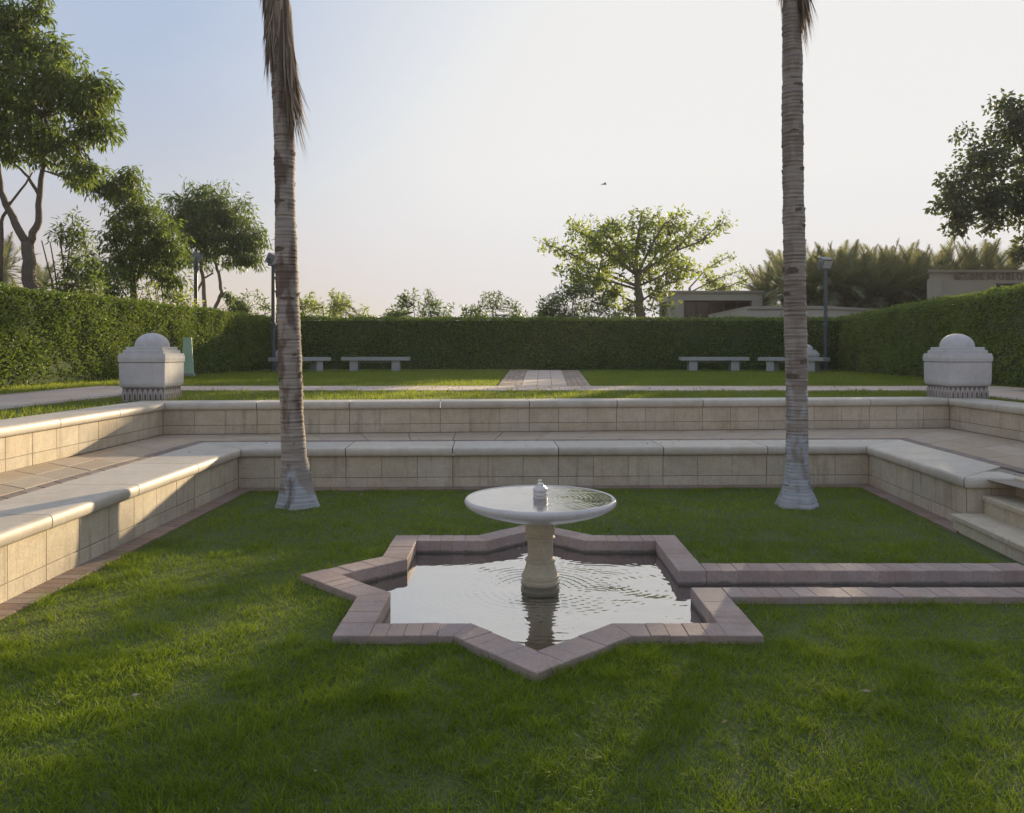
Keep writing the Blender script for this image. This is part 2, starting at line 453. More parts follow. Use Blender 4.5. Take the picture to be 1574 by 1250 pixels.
cache = {}
def sweep_piece(name, key, prof, p0, n0, p1, n1, mat, parent, rnd=0.0):
    """prism of profile (u outward, z) between two stations; square-ended pieces of one length share a mesh"""
    d = (p1 - p0); L = d.length; d = d / L
    nn = Vector((-d.y, d.x))
    square = (n0 - nn).length < 1e-4 and (n1 - nn).length < 1e-4
    k = (key, round(L, 3)) if square else None
    if k in cache and k is not None:
        me = cache[k]
    else:
        vs = []
        for (st, nv) in ((0.0, n0), (L, n1)):
            lx, ly = nv.dot(d), nv.dot(nn)
            for (u, z) in prof: vs.append((st + lx * u, ly * u, z))
        m = len(prof)
        fs = [tuple(range(m)), tuple(range(m, 2 * m))[::-1]]
        for i in range(m):
            j = (i + 1) % m
            fs.append((i, i + m, j + m, j))
        me = mesh_py(name, vs, fs)
        me.materials.append(mat)
        if m > 8:
            bm = bmesh.new(); bm.from_mesh(me)
            for f in bm.faces: f.smooth = len(f.verts) == 4
            for e in bm.edges:
                if len(e.link_faces) == 2 and e.calc_face_angle(0) > R(40): e.smooth = False
            bm.to_mesh(me); bm.free()
        if k is not None: cache[k] = me
    o = bpy.data.objects.new(name, me)
    COL.objects.link(o)
    o.parent = parent
    off = nn * random.uniform(-rnd, rnd)
    o.location = (p0.x + off.x, p0.y + off.y, random.uniform(-rnd, rnd) * 0.3)
    o.rotation_euler = (0, 0, math.atan2(d.y, d.x))
    return o

def run_pieces(name, key, prof, poly, seg, step, gap, mat, parent, start=0.0, u_in=0.0, rnd=0.0, first_mitre=True, last_mitre=True, every=None, wide=0.0, smin=None, smax=None):
    """pieces along one segment of a wall line; the ends at corners are mitred"""
    a, b = poly[seg], poly[seg + 1]
    d = (b - a); L = d.length; d = d / L; nn = perp(a, b)
    s = smin if smin is not None else 0.0
    Lm = smax if smax is not None else L
    cuts = [s]
    x = start
    while x < Lm - 0.12:
        if x > s + 0.12: cuts.append(x)
        x += step
    cuts.append(Lm)
    for i in range(len(cuts) - 1):
        c0, c1 = cuts[i], cuts[i + 1]
        g0 = gap / 2 + (wide if every and (round((c0 - start) / step) % every == 0) else 0)
        g1 = gap / 2 + (wide if every and (round((c1 - start) / step) % every == 0) else 0)
        n0, n1 = nn, nn
        if i == 0 and seg > 0 and first_mitre and smin is None: n0 = mitre(poly, seg)
        if i == len(cuts) - 2 and seg < len(poly) - 2 and last_mitre and smax is None: n1 = mitre(poly, seg + 1)
        sweep_piece(name, key, prof, a + d * (c0 + g0), n0, a + d * (c1 - g1), n1, mat, parent, rnd)

def block_prof(z0, z1, t=0.10, c=0.004):
    return [(c, z0), (t, z0), (t, z1), (c, z1), (0, z1 - c), (0, z0 + c)]
def coping_prof(z0, z1, back, over=0.05):
    r = (z1 - z0) / 2; zc = (z0 + z1) / 2
    pts = [(back, z0), (back, z1)]
    cx = -over + r
    for k in range(9):
        a = math.pi / 2 + math.pi * k / 8
        ca_, sa_ = math.cos(a), math.sin(a); pts.append((cx - r * 0.85 * abs(ca_) ** 0.7, zc + r * math.copysign(abs(sa_) ** 0.7, sa_)))
    return pts[::-1] if False else pts

def strip_mesh(name, poly, segs, u, z0, z1, mat, parent):
    mb = MB()
    for s in segs:
        for (i, j) in ((s, s + 1),):
            p0 = poly[i] + mitre(poly, i) * u; p1 = poly[j] + mitre(poly, j) * u
            mb.add([(p0.x, p0.y, z0), (p1.x, p1.y, z0), (p1.x, p1.y, z1), (p0.x, p0.y, z1)], [(0, 1, 2, 3)])
    return mb.build(name, mat, parent)

# ------------------------------------------------------------------ ground
def tri_fill(name, outer, holes, z, mat):
    bm = bmesh.new()
    edges = []
    for loop in [outer] + holes:
        vs = [bm.verts.new((p[0], p[1], z)) for p in loop]
        for i in range(len(vs)): edges.append(bm.edges.new((vs[i], vs[(i + 1) % len(vs)])))
    bmesh.ops.triangle_fill(bm, use_beauty=True, use_dissolve=False, edges=edges)
    bmesh.ops.recalc_face_normals(bm, faces=bm.faces)
    for f in bm.faces:
        if f.normal.z < 0: f.normal_flip()
    me = bpy.data.meshes.new(name); bm.to_mesh(me); bm.free()
    return link(name, me, mat)

# star pool outline
CX, CY, SA = 0.19, 5.31, 1.14
RY0, RY1, RXE = 4.83, 5.60, 3.58              # outer edges of the water channel and where it meets the steps
CURB_W = 0.195
def star_pts(a):
    return [Vector((CX + (a * math.sqrt(2) if k % 2 == 0 else a / math.cos(R(22.5))) * math.cos(R(22.5 * k)),
                    CY + (a * math.sqrt(2) if k % 2 == 0 else a / math.cos(R(22.5))) * math.sin(R(22.5 * k)))) for k in range(16)]
_sp = star_pts
def star_pts(a):
    p = _sp(a)
    p[12] = p[12] + Vector((-0.075, -0.02)); p[11] = p[11] + Vector((-0.03, 0)); p[13] = p[13] + Vector((-0.03, 0))
    return p
def pool_outline(off, xe):
    a = SA - off
    p = star_pts(a)
    pts = p[2:15]                              # from the back right corner round to the front right corner
    out = [(q.x, q.y) for q in pts]
    out += [(CX + a, RY0 + off), (xe, RY0 + off), (xe, RY1 - off), (CX + a, RY1 - off)]
    return out
OUT_MID = pool_outline(0.10, RXE + 0.02)
OUT_OUT = pool_outline(0.0, RXE)
OUT_IN = pool_outline(CURB_W, RXE)

g = tri_fill('ground', [(-3.4, -9), (4.6, -9), (4.6, 9.6), (-3.4, 9.6)], [OUT_MID], Z_SOIL, M['soil'])
tag(g, kind='structure')
upp_in = [UPP[i] + mitre(UPP, i) * 0.3 for i in range(4)]
hole = [(upp_in[0].x, -9), (upp_in[0].x, upp_in[0].y), (upp_in[1].x, upp_in[1].y), (upp_in[2].x, upp_in[2].y), (upp_in[3].x, upp_in[3].y), (upp_in[3].x, -9)]
ug = tri_fill('lawn', [(-400, -60), (400, -60), (400, 600), (-400, 600)], [hole], Z_UP, M['soil'])
tag(ug, kind='structure')
# terrace bed under the paving
mb = MB()
lo = [LOW[i] + mitre(LOW, i) * 0.08 for i in range(4)]
up = [UPP[i] + mitre(UPP, i) * 0.08 for i in range(4)]
for i in range(3):
    if i == 2:
        mb.add([(lo[2].x, lo[2].y, 0.512), (up[2].x, up[2].y, 0.512), (up[3].x, up[3].y, 0.512), (lo[3].x + .25, up[3].y, 0.512), (lo[3].x + .06, lo[3].y + .03, 0.512)], [(0, 4, 3, 2, 1)])
    else:
        mb.add([(lo[i].x, lo[i].y, 0.512), (lo[i + 1].x, lo[i + 1].y, 0.512), (up[i + 1].x, up[i + 1].y, 0.512), (up[i].x, up[i].y, 0.512)], [(0, 1, 2, 3)])
terrace = mb.build('terrace', M['mortar'])
tag(terrace, kind='structure')

# ------------------------------------------------------------------ retaining walls
WALLS = [
    # poly, segments, label, z levels
    (LOW, [0], 'low limestone wall with white coping on the left side of the sunken lawn', (0.05, 0.188, 0.194, 0.43, 0.53), 0.62, 2.2),
    (LOW, [1], 'lower of the two long limestone walls behind the fountain', (0.05, 0.188, 0.194, 0.43, 0.53), 0.62, None),
    (LOW, [2, 3], 'short limestone wall with coping that ends at the stone steps', (0.05, 0.188, 0.194, 0.43, 0.53), 0.62, None),
    (UPP, [0], 'upper limestone wall on the left, below the sunlit pedestal', (0.535, 0.645, 0.651, 0.85, 0.95), 0.45, 3.0),
    (UPP, [1], 'upper long limestone wall running between the two domed pedestals', (0.535, 0.645, 0.651, 0.85, 0.95), 0.45, None),
    (UPP, [2], 'upper limestone wall on the right, above the terrace by the steps', (0.535, 0.645, 0.651, 0.85, 0.95), 0.45, None),
]
for poly, segs, label, z, back, s0 in WALLS:
    a, b = poly[segs[0]], poly[segs[0] + 1]
    t = thing('retaining_wall', label, 'wall', (0, 0, 0), 0, 'limestone walls around the sunken lawn')
    low = poly is LOW
    tagk = 'l' if low else 'u'
    strip_mesh('mortar_bed', poly, segs, 0.0075, z[0] - 0.06, z[3] + 0.01, M['mortar'], t)
    for sg in segs:
        L = (poly[sg + 1] - poly[sg]).length
        # block rhythm: 0.40 m blocks, 1.20 m coping stones above every third joint
        st = (L % 0.4) - 0.4 if sg == 0 else 0.0
        if sg == 3:
            run_pieces('block', tagk + 'q', block_prof(z[0], z[3]), poly, sg, 0.21, 0.007, M['wall_stone'], t, 0.0, rnd=0.0015, smax=0.455)
        else:
            run_pieces('block', tagk + 'a', block_prof(z[0], z[1]), poly, sg, 0.40, 0.005, M['wall_stone'], t, st, rnd=0.0015, every=3, wide=0.002, smin=s0)
            run_pieces('block', tagk + 'b', block_prof(z[2], z[3]), poly, sg, 0.40, 0.006, M['wall_stone'], t, st, rnd=0.0015, every=3, wide=0.002, smin=s0)
        cst = st if sg != 0 else (L % 1.2) - 1.2
        run_pieces('coping_stone', tagk + 'c' + str(sg), coping_prof(z[3], z[4], back if sg != 3 else 0.3), poly, sg, 1.2, 0.011, M['coping'], t, cst, smin=s0, smax=0.46 if sg == 3 else None)
    # edging bricks along the foot of the lower walls
    if low:
        for sg in segs:
            if sg == 3: continue
            step = 0.105 if sg != 1 else 0.21
            run_pieces('edging_brick', 'eb%d' % (sg == 1), [(-0.175, -0.03), (-0.004, -0.03), (-0.004, 0.088), (-0.175, 0.088)], poly, sg, step, 0.007, M['edge_brick'], t, 0.0, rnd=0.002, smin=s0)

# terrace paving: dark band behind the coping, then pale field
def quad_prism(name, q, z0, z1, mat, parent, c=0.004, gap=0.004):
    cen = sum((Vector(p) for p in q), Vector((0, 0))) / 4
    def ins(p, e):
        d = Vector(p) - cen
        return Vector(p) - Vector((math.copysign(min(e, abs(d.x)), d.x), math.copysign(min(e, abs(d.y)), d.y)))
    lo_ = [ins(p, gap) for p in q]; tp = [ins(p, gap + c) for p in q]
    dz = random.uniform(-0.0015, 0.0015)
    vs = [(p.x, p.y, z0) for p in lo_] + [(p.x, p.y, z1 - c + dz) for p in lo_] + [(p.x, p.y, z1 + dz) for p in tp]
    fs = [(8, 9, 10, 11)]
    for i in range(4):
        j = (i + 1) % 4
        fs += [(i, j, 4 + j, 4 + i), (4 + i, 4 + j, 8 + j, 8 + i)]
    me = mesh_py(name, vs, fs); me.materials.append(mat)
    o = bpy.data.objects.new(name, me); COL.objects.link(o); o.parent = parent
    return o
def lerp(a, b, t): return a + (b - a) * t
for sg, smin in ((0, 3.0), (1, 0.0), (2, 0.0)):
    a, b = LOW[sg], LOW[sg + 1]
    L = (b - a).length
    f0 = smin / L
    if sg == 2: b_end = 1.0
    i0 = [LOW[k] + mitre(LOW, k) * 0.63 for k in (sg, sg + 1)]
    if sg == 2: i0[1] = LOW[3] + perp(LOW[2], LOW[3]) * 0.63
    i1 = [LOW[k] + mitre(LOW, k) * 0.76 for k in (sg, sg + 1)]
    if sg == 2: i1[1] = LOW[3] + perp(LOW[2], LOW[3]) * 0.76
    n = max(3, int(L * (1 - f0) / 0.21))
    for k in range(n):
        t0, t1 = lerp(f0, 1, k / n), lerp(f0, 1, (k + 1) / n)
        quad_prism('paver', [lerp(i0[0], i0[1], t0), lerp(i1[0], i1[1], t0), lerp(i1[0], i1[1], t1), lerp(i0[0], i0[1], t1)][::-1], 0.49, Z_TER, M['band'], terrace)
    o1 = [UPP[k] - mitre(UPP, k) * 0.006 for k in (sg, sg + 1)]
    if sg == 2:
        o1[1] = Vector((6.12, LOW[3].y + 0.02))
    rows = 2 if sg == 0 else 3
    step = 0.42
    n = int(L * (1 - f0) / step)
    for r in range(rows):
        for k in range(n):
            t0, t1 = lerp(f0, 1, k / n), lerp(f0, 1, (k + 1) / n)
            def pt(t, w): return lerp(lerp(i1[0], i1[1], t), lerp(o1[0], o1[1], t), w)
            m_ = M['band'] if r == rows - 1 and False else M['field']
            quad_prism('paver', [pt(t0, r / rows), pt(t0, (r + 1) / rows), pt(t1, (r + 1) / rows), pt(t1, r / rows)][::-1], 0.49, Z_TER + 0.001, m_, terrace)

# ------------------------------------------------------------------ steps on the right
st = thing('stone_steps', 'pale stone steps beside the water channel at the end of the short wall', 'steps', (0, 0, 0))
for k, (x0, z0, z1) in enumerate(((3.80, 0.0, 0.215), (4.07, 0.15, 0.372), (4.34, 0.3, 0.53))):
    xb = x0 + 0.42
    for (y0, y1) in ((5.62, 6.845), (4.40, 5.616), (3.2, 4.396)):
        mb = MB()
        dx = -0.16 * (6.845 - (y0 + y1) / 2) / 1.2 * 0.5
        for (ys, ye) in ((y0, y1),):
            s0, s1 = -0.10 * (6.845 - y0), -0.10 * (6.845 - y1)
            prof = [(0.02, z0), (0.02, z1 - 0.045), (0.0, z1 - 0.04), (0.0, z1 - 0.008), (0.008, z1), (0.42, z1), (0.42, z0)]
            vs = [(x0 + s1 + u, ye, z) for u, z in prof] + [(x0 + s0 + u, ys + 0.004, z) for u, z in prof]
            m_ = len(prof)
            fs = [tuple(range(m_)), tuple(range(m_, 2 * m_))[::-1]] + [(i, i + m_, (i + 1) % m_ + m_, (i + 1) % m_) for i in range(m_)]
            mb.add(vs, fs)
        mb.build('step', M['coping'] if False else M['wall_stone'], st)
# paving at the head of the steps
mb = MB(); mb.box(4.5, 6.12, 2.5, 6.83, 0.40, 0.522); tag(mb.build('landing', M['field']), kind='structure')

# ------------------------------------------------------------------ star pool and channel
pool = thing('star_pool', 'eight pointed star pool edged with pinkish bricks around the fountain', 'pool', (CX, CY, 0))
chan = thing('water_channel', 'narrow brick edged water channel running from the star pool to the steps', 'channel', (RXE, 5.2, 0))
def curb_brick(poly_xy, parent, z0=-0.16, z1=0.12):
    n = len(poly_xy)
    cen = sum((p for p in poly_xy), Vector((0, 0))) / n
    g_, c = 0.0010, 0.0040
    def ins(p, e):
        d = p - cen; L = d.length
        return p - d / L * min(e * 1.3, L * 0.4)
    dz = random.uniform(-0.002, 0.002)
    lo_ = [ins(p, g_) for p in poly_xy]; tp = [ins(p, g_ + c) for p in poly_xy]
    vs = [(p.x, p.y, z0) for p in lo_] + [(p.x, p.y, z1 - c + dz) for p in lo_] + [(p.x, p.y, z1 + dz) for p in tp]
    vs = [(x - parent.location.x, y - parent.location.y, z) for x, y, z in vs]
    fs = [tuple(range(2 * n, 3 * n))]
    for i in range(n):
        j = (i + 1) % n
        fs += [(i, j, n + j, n + i), (n + i, n + j, 2 * n + j, 2 * n + i)]
    me = mesh_py('brick', vs, fs); me.materials.append(M['curb'])
    o = bpy.data.objects.new('brick', me); COL.objects.link(o); o.parent = parent
    return o
SO, SI = star_pts(SA), star_pts(SA - CURB_W)
def edge_bricks(o_tip, o_notch, i_tip, i_notch, parent, corner_extra):
    """bricks from a star tip to the notch: square cuts, mitred where the edges meet"""
    d = (o_notch - o_tip).normalized(); L = (o_notch - o_tip).length
    nin = Vector((-d.y, d.x))
    if nin.dot(Vector((CX, CY)) - o_tip) < 0: nin = -nin
    s = CURB_W
    pieces = 5
    w = (L - s) / pieces
    w = max(w, 0.09)
    cuts = [s + w * k for k in range(pieces)]
    for k in range(pieces):
        c0 = cuts[k]
        last = k == pieces - 1
        c1 = None if last else cuts[k + 1]
        po0, pi0 = o_tip + d * c0, o_tip + d * c0 + nin * CURB_W
        extra = [Vector((o_notch.x, i_notch.y))] if (last and corner_extra) else []
        if last: po1, pi1 = o_notch, i_notch
        else: po1, pi1 = o_tip + d * c1, o_tip + d * c1 + nin * CURB_W
        q = [po0, po1] + (extra if last else []) + [pi1, pi0]
        # wind anticlockwise
        m4 = len(q); area = sum(q[i].x * q[(i + 1) % m4].y - q[(i + 1) % m4].x * q[i].y for i in range(m4))
        curb_brick(q if area > 0 else q[::-1], parent)
for k in range(0, 16, 2):
    if k == 0: continue
    tip, itip = SO[k], SI[k]
    for dk in (-1, 1):
        nk = (k + dk) % 16
        if nk in (1, 15):                       # the right hand edge runs on to the channel
            yn = RY1 if nk == 1 else RY0
            o_n = Vector((CX + SA, yn)); i_n = Vector((CX + SA - CURB_W, yn - CURB_W if nk == 1 else yn + CURB_W))
            edge_bricks(tip, o_n, itip, i_n, pool, 1)
        else:
            edge_bricks(tip, SO[nk], itip, SI[nk], pool, 0)
    d1 = (SO[(k - 1) % 16] - tip).normalized(); d2 = (SO[(k + 1) % 16] - tip).normalized()
    q = [tip, tip + d2 * CURB_W, itip, tip + d1 * CURB_W]
    area = sum(q[i].x * q[(i + 1) % 4].y - q[(i + 1) % 4].x * q[i].y for i in range(4))
    curb_brick(q if area > 0 else q[::-1], pool)
x0 = CX + SA + 0.002
nb = 21
for side in (0, 1):
    ya, yb = (RY0, RY0 + CURB_W) if side == 0 else (RY1 - CURB_W, RY1)
    for k in range(nb):
        xa, xb = lerp(x0, RXE, k / nb), lerp(x0, RXE, (k + 1) / nb)
        curb_brick([Vector((xa, ya)), Vector((xb, ya)), Vector((xb, yb)), Vector((xa, yb))], chan)
# floor under the water
bm = bmesh.new()
f = bm.faces.new([bm.verts.new((x - CX, y - CY, -0.15)) for x, y in OUT_MID])
bmesh.ops.triangulate(bm, faces=bm.faces)
for f in bm.faces:
    f.normal_update()
    if f.normal.z < 0: f.normal_flip()
me = bpy.data.meshes.new('pool_floor'); bm.to_mesh(me); bm.free()
link('pool_floor', me, M['pool_floor'], pool)

# water surface with rings spreading from the column
def water_grid(x0, x1, y0, y1, step, keep):
    xs = np.arange(x0, x1, step); ys = np.arange(y0, y1, step)
    X, Y = np.meshgrid(xs, ys)
    nx, ny = len(xs), len(ys)
    i = np.arange(nx - 1); j = np.arange(ny - 1)
    I, J = np.meshgrid(i, j)
    a = (J * nx + I).ravel()
    F = np.stack([a, a + 1, a + nx + 1, a + nx], 1)
    cx = (X[:-1, :-1] + step / 2).ravel(); cy = (Y[:-1, :-1] + step / 2).ravel()
    F = F[keep(cx, cy)]
    return X.ravel(), Y.ravel(), F
def compact(V, F):
    used = np.unique(F); remap = np.zeros(len(V), dtype=np.int32); remap[used] = np.arange(len(used))
    return V[used], remap[F]
X, Y, F = water_grid(CX - 1.6, RXE, CY - 1.6, CY + 1.6, 0.011, lambda x, y: in_poly(x, y, OUT_MID))
r = np.hypot(X - CX, Y - CY)
Z = 0.0013 * np.exp(-((r - 0.28) / 0.30) ** 2) * (0.35 + vnoise(X, Y, .25, 8)) * np.sin(2 * np.pi * r / 0.058 + 1.2 * np.sin(3 * np.arctan2(Y - CY, X - CX)))
for (sx, sy, lam, amp, dec) in ((CX + 0.33, CY - 0.12, 0.045, 0.0009, 0.35), (CX - 0.42, CY - 0.1, 0.05, 0.0008, 0.3), (CX + 0.05, CY - 0.5, 0.06, 0.0007, 0.4), (CX + 0.45, CY + 0.2, 0.05, 0.0008, 0.4)):
    q = np.hypot(X - sx, Y - sy)
    Z += amp * np.exp(-q / dec) * np.sin(2 * np.pi * q / lam)
Z += 0.0075 * (vnoise(X * 0.7 + Y * .2, Y, 0.15, 3) - 0.5) * np.clip((X - CX + 1.0) / 1.6, 0.06, 1) + 0.0018 * (vnoise(X * .6, Y, 0.05, 5) - 0.5) * np.clip((X - CX + 0.6) / 1.2, 0.05, 1)
V, F = compact(np.stack([X, Y, 0.022 + Z], 1), F)
water = link('water', mesh_np('water', V, F, smooth=True), M['water'])
tag(water, kind='structure')

# ------------------------------------------------------------------ fountain
ft = thing('fountain', 'round white marble fountain dish on a ringed column in the star pool', 'fountain', (CX, CY, -0.15))
zo = 0.15
mb = MB()
prof = [(0.150, 0.0), (0.150, 0.05), (0.130, 0.16), (0.130, 0.19), (0.117, 0.196), (0.117, 0.208), (0.130, 0.214), (0.131, 0.230), (0.119, 0.236), (0.115, 0.25), (0.126, 0.256), (0.127, 0.27), (0.118, 0.277),
        (0.106, 0.305), (0.098, 0.335), (0.094, 0.358), (0.101, 0.364), (0.102, 0.380), (0.092, 0.386), (0.085, 0.390), (0.085, 0.505), (0.098, 0.511), (0.100, 0.526), (0.090, 0.532), (0.087, 0.545), (0.099, 0.551), (0.100, 0.57), (0.096, 0.60),
        (0.113, 0.607), (0.124, 0.632), (0.13, 0.65)]
mb.lathe(prof, 40)
c = mb.build('column', M['stem'], ft); autosmooth(c, 28)
mb = MB()
prof = [(0.125, 0.640), (0.20, 0.648), (0.32, 0.672), (0.43, 0.706), (0.480, 0.730), (0.502, 0.746), (0.510, 0.764), (0.507, 0.778), (0.496, 0.788), (0.485, 0.789),
        (0.476, 0.782), (0.44, 0.768), (0.25, 0.755), (0.06, 0.752)]
mb.lathe(prof, 72)
c = mb.build('basin', M['marble'], ft, smooth=True)
mb = MB()
prof = [(0.049, 0.755), (0.049, 0.794), (0.042, 0.797), (0.042, 0.803), (0.050, 0.807), (0.050, 0.817), (0.043, 0.821), (0.043, 0.826), (0.049, 0.833), (0.050, 0.841), (0.047, 0.848), (0.039, 0.856), (0.028, 0.866), (0.023, 0.874), (0.018, 0.884)]
mb.lathe(prof, 28)
c = mb.build('nozzle', M['marble'], ft); autosmooth(c, 40)
mb = MB(); mb.lathe([(0.010, 0.88), (0.017, 0.888), (0.018, 0.898), (0.013, 0.91), (0.005, 0.917)], 14)
mb.build('water_spout', M['dish_water'], ft, smooth=True)
X, Y, F = water_grid(-0.5, 0.5, -0.5, 0.5, 0.008, lambda x, y: np.hypot(x, y) < 0.488)
r = np.hypot(X, Y)
Z = 0.0006 * np.exp(-r / 0.5) * np.sin(2 * np.pi * r / 0.034) + 0.0006 * np.exp(-np.hypot(X - .3, Y - .05) / .2) * np.sin(2 * np.pi * np.hypot(X - .1, Y) / 0.03)
Z += 0.0008 * (vnoise(X, Y, 0.07, 9) - .5)
V, F = compact(np.stack([X, Y, 0.7855 + Z], 1), F)
link('basin_water', mesh_np('basin_water', V, F, smooth=True), M['dish_water'], ft)
# drops falling from the rim
mb = MB()
for k in range(26):
    a = random.choice([random.uniform(-0.6, 0.9), random.uniform(2.2, 3.9)]) if k < 18 else random.uniform(0, 6.28)
    rr = random.uniform(0.14, 0.30)
    z = random.uniform(0.05, 0.50); s = random.uniform(0.0025, 0.0045); el = random.uniform(1, 3)
    x, y = CX + rr * math.cos(a), CY + rr * math.sin(a)
    mb.add([(x, y, z + s * el), (x + s, y, z), (x, y + s, z), (x - s, y, z), (x, y - s, z), (x, y, z - s)],
           [(0, 1, 2), (0, 2, 3), (0, 3, 4), (0, 4, 1), (5, 2, 1), (5, 3, 2), (5, 4, 3), (5, 1, 4)])
tag(mb.build('water_drops', M['dish_water'], smooth=True), kind='stuff')

# ------------------------------------------------------------------ paths on the upper lawn
path = None
mb = MB()
ZP = 0.955
mb.add([(-7.9, 4.0, ZP - .012), (-5.9, 4.0, ZP - .012), (-5.9, 13.5, ZP - .012), (9.3, 13.5, ZP - .012), (9.3, 15.2, ZP - .012), (-7.9, 15.2, ZP - .012)], [(0, 1, 2, 5), (2, 3, 4, 5)])
mb.add([(-0.28, 15.2, ZP - .012), (1.52, 15.2, ZP - .012), (2.36, 28.0, ZP - .012), (-0.07, 28.0, ZP - .012)], [(0, 1, 2, 3)])
mb.add([(7.0, 5.0, ZP - .012), (8.5, 5.0, ZP - .012), (8.5, 13.5, ZP - .012), (7.0, 13.5, ZP - .012)], [(0, 1, 2, 3)])
path = mb.build('path', M['mortar']); tag(path, kind='structure')
def tile_strip(a0, a1, b0, b1, n, cols, mats):
    """tiles between edge a (a0..a1) and edge b, cols = cumulative fractions across"""
    for k in range(n):
        t0, t1 = k / n, (k + 1) / n
        for ci in range(len(cols) - 1):
            def pt(t, w): return lerp(lerp(a0, a1, t), lerp(b0, b1, t), w)
            q = [pt(t0, cols[ci]), pt(t0, cols[ci + 1]), pt(t1, cols[ci + 1]), pt(t1, cols[ci])]
            area = sum(q[i].x * q[(i + 1) % 4].y - q[(i + 1) % 4].x * q[i].y for i in range(4))
            quad_prism('paving_slab', q if area > 0 else q[::-1], ZP - 0.03, ZP, mats[ci], path, 0.004, 0.006)
V2 = lambda x, y: Vector((x, y))
P_, PD = M['path'], M['path_dark']
tile_strip(V2(-5.9, 6.0), V2(-5.9, 13.5), V2(-7.9, 6.0), V2(-7.9, 13.5), 12, [0, .11, .37, .63, .89, 1], [PD, P_, P_, P_, PD])
tile_strip(V2(-7.9, 13.5), V2(9.3, 13.5), V2(-7.9, 15.2), V2(9.3, 15.2), 28, [0, .5, .88, 1], [P_, P_, PD])
tile_strip(V2(-0.28, 15.2), V2(-0.07, 28), V2(1.52, 15.2), V2(2.36, 28), 16, [.25, .42, .58, .75], [P_, P_, P_])
tile_strip(V2(7.0, 7.0), V2(7.0, 13.5), V2(8.5, 7.0), V2(8.5, 13.5), 10, [0, .12, .5, .88, 1], [PD, P_, P_, PD])
# small setts beside the middle slabs: too small to pick apart
mb = MB()
for side in (0, 1):
    for k in range(62):
        for c_ in range(4):
            w0 = (c_ / 4) * 0.245 + 0.003; w1 = ((c_ + 1) / 4) * 0.245 - 0.003
            if side: w0, w1 = 1 - w1, 1 - w0
            t0, t1 = (k + (c_ % 2) * .5) / 63 + .001, (k + 1 + (c_ % 2) * .5) / 63 - .001
            def pt(t, w): return lerp(lerp(V2(-0.28, 15.2), V2(-0.07, 28), t), lerp(V2(1.52, 15.2), V2(2.36, 28), t), w)
            q = [pt(t0, w0), pt(t0, w1), pt(t1, w1), pt(t1, w0)]
            z = ZP + random.uniform(-0.006, 0.006)
            mb.add([(p.x, p.y, ZP - .02) for p in q] + [(p.x, p.y, z) for p in q], [(4, 5, 6, 7)] + [(i, (i + 1) % 4, 4 + (i + 1) % 4, 4 + i) for i in range(4)])
tag(mb.build('setts', M['path_dark'], path), kind='stuff')

# ------------------------------------------------------------------ domed pedestals
def square_stack(mb, rings, n=1):
    base = len(mb.v)
    for h, z in rings:
        mb.v += [(-h, -h, z), (h, -h, z), (h, h, z), (-h, h, z)]
    for i in range(len(rings) - 1):
        for k in range(4):
            k2 = (k + 1) % 4
            mb.f.append((base + i * 4 + k, base + i * 4 + k2, base + (i + 1) * 4 + k2, base + (i + 1) * 4 + k))
    mb.f.append((base + 3, base + 2, base + 1, base)); e = base + (len(rings) - 1) * 4
    mb.f.append((e, e + 1, e + 2, e + 3))
def make_pedestal():
    t = thing('pedestal', 'x', 'pedestal', group='domed white pedestals at the garden corners')
    mb = MB(); square_stack(mb, [(0.2575, -0.02), (0.2575, 0.155), (0.272, 0.162), (0.282, 0.18), (0.288, 0.21), (0.291, 0.466), (0.285, 0.472)])
    mb.build('body', M['plaster'], t)
    mb = MB(); square_stack(mb, [(0.2590, 0.0), (0.2590, 0.154)]); mb.build('band_ground', M['carve_dark'], t)
    mb = MB()
    for f_ in range(4):
        ca, sa = [(1, 0), (0, 1), (-1, 0), (0, -1)][f_]
        for k in range(8):
            w = 0.0655; x0 = -0.262 + k * w
            pts = [(x0 + .004, 0.003), (x0 + .021, 0.003), (x0 + .021, 0.060), (x0 + w / 2, 0.082), (x0 + w - .021, 0.060), (x0 + w - .021, 0.003), (x0 + w - .004, 0.003), (x0 + w - .004, 0.100), (x0 + w / 2, 0.146), (x0 + .004, 0.100)]
            y0, y1 = -0.2592, -0.272
            vs = [(x, y1, z) for x, z in pts] + [(x, y0, z) for x, z in pts]
            m_ = len(pts)
            fs = [tuple(range(m_))] + [(i + m_, (i + 1) % m_ + m_, (i + 1) % m_, i) for i in range(m_)]
            mb.add([(ca * x - sa * y, sa * x + ca * y, z) for x, y, z in vs], fs)
    mb.build('carved_band', M['carve'], t)
    mb = MB(); square_stack(mb, [(0.285, 0.472), (0.285, 0.482)]); mb.build('groove', M['mortar'], t)
    mb = MB(); square_stack(mb, [(0.298, 0.482), (0.302, 0.53), (0.296, 0.565), (0.290, 0.592)])
    square_stack(mb, [(0.258, 0.592), (0.258, 0.628), (0.252, 0.636)]); square_stack(mb, [(0.232, 0.636), (0.232, 0.668), (0.226, 0.676)])
    mb.build('cap', M['plaster'], t)
    mb = MB(); mb.lathe([(0.212, 0.676), (0.212, 0.686)] + [(0.212 * math.cos(a), 0.686 + 0.172 * math.sin(a)) for a in [R(x) for x in range(8, 90, 9)]] + [(0.004, 0.858)], 36)
    d = mb.build('dome', M['plaster'], t); autosmooth(d, 50)
    t.scale = (1.08, 1.08, 1.08)
    return t
p = make_pedestal(); p.location = (-5.06, 11.12, 0.95)
p['label'] = 'domed white pedestal on the left wall corner, its side lit by the sun'
q = copy_tree(p); q.location = (6.53, 11.60, 0.95); q.rotation_euler = (0, 0, R(4))
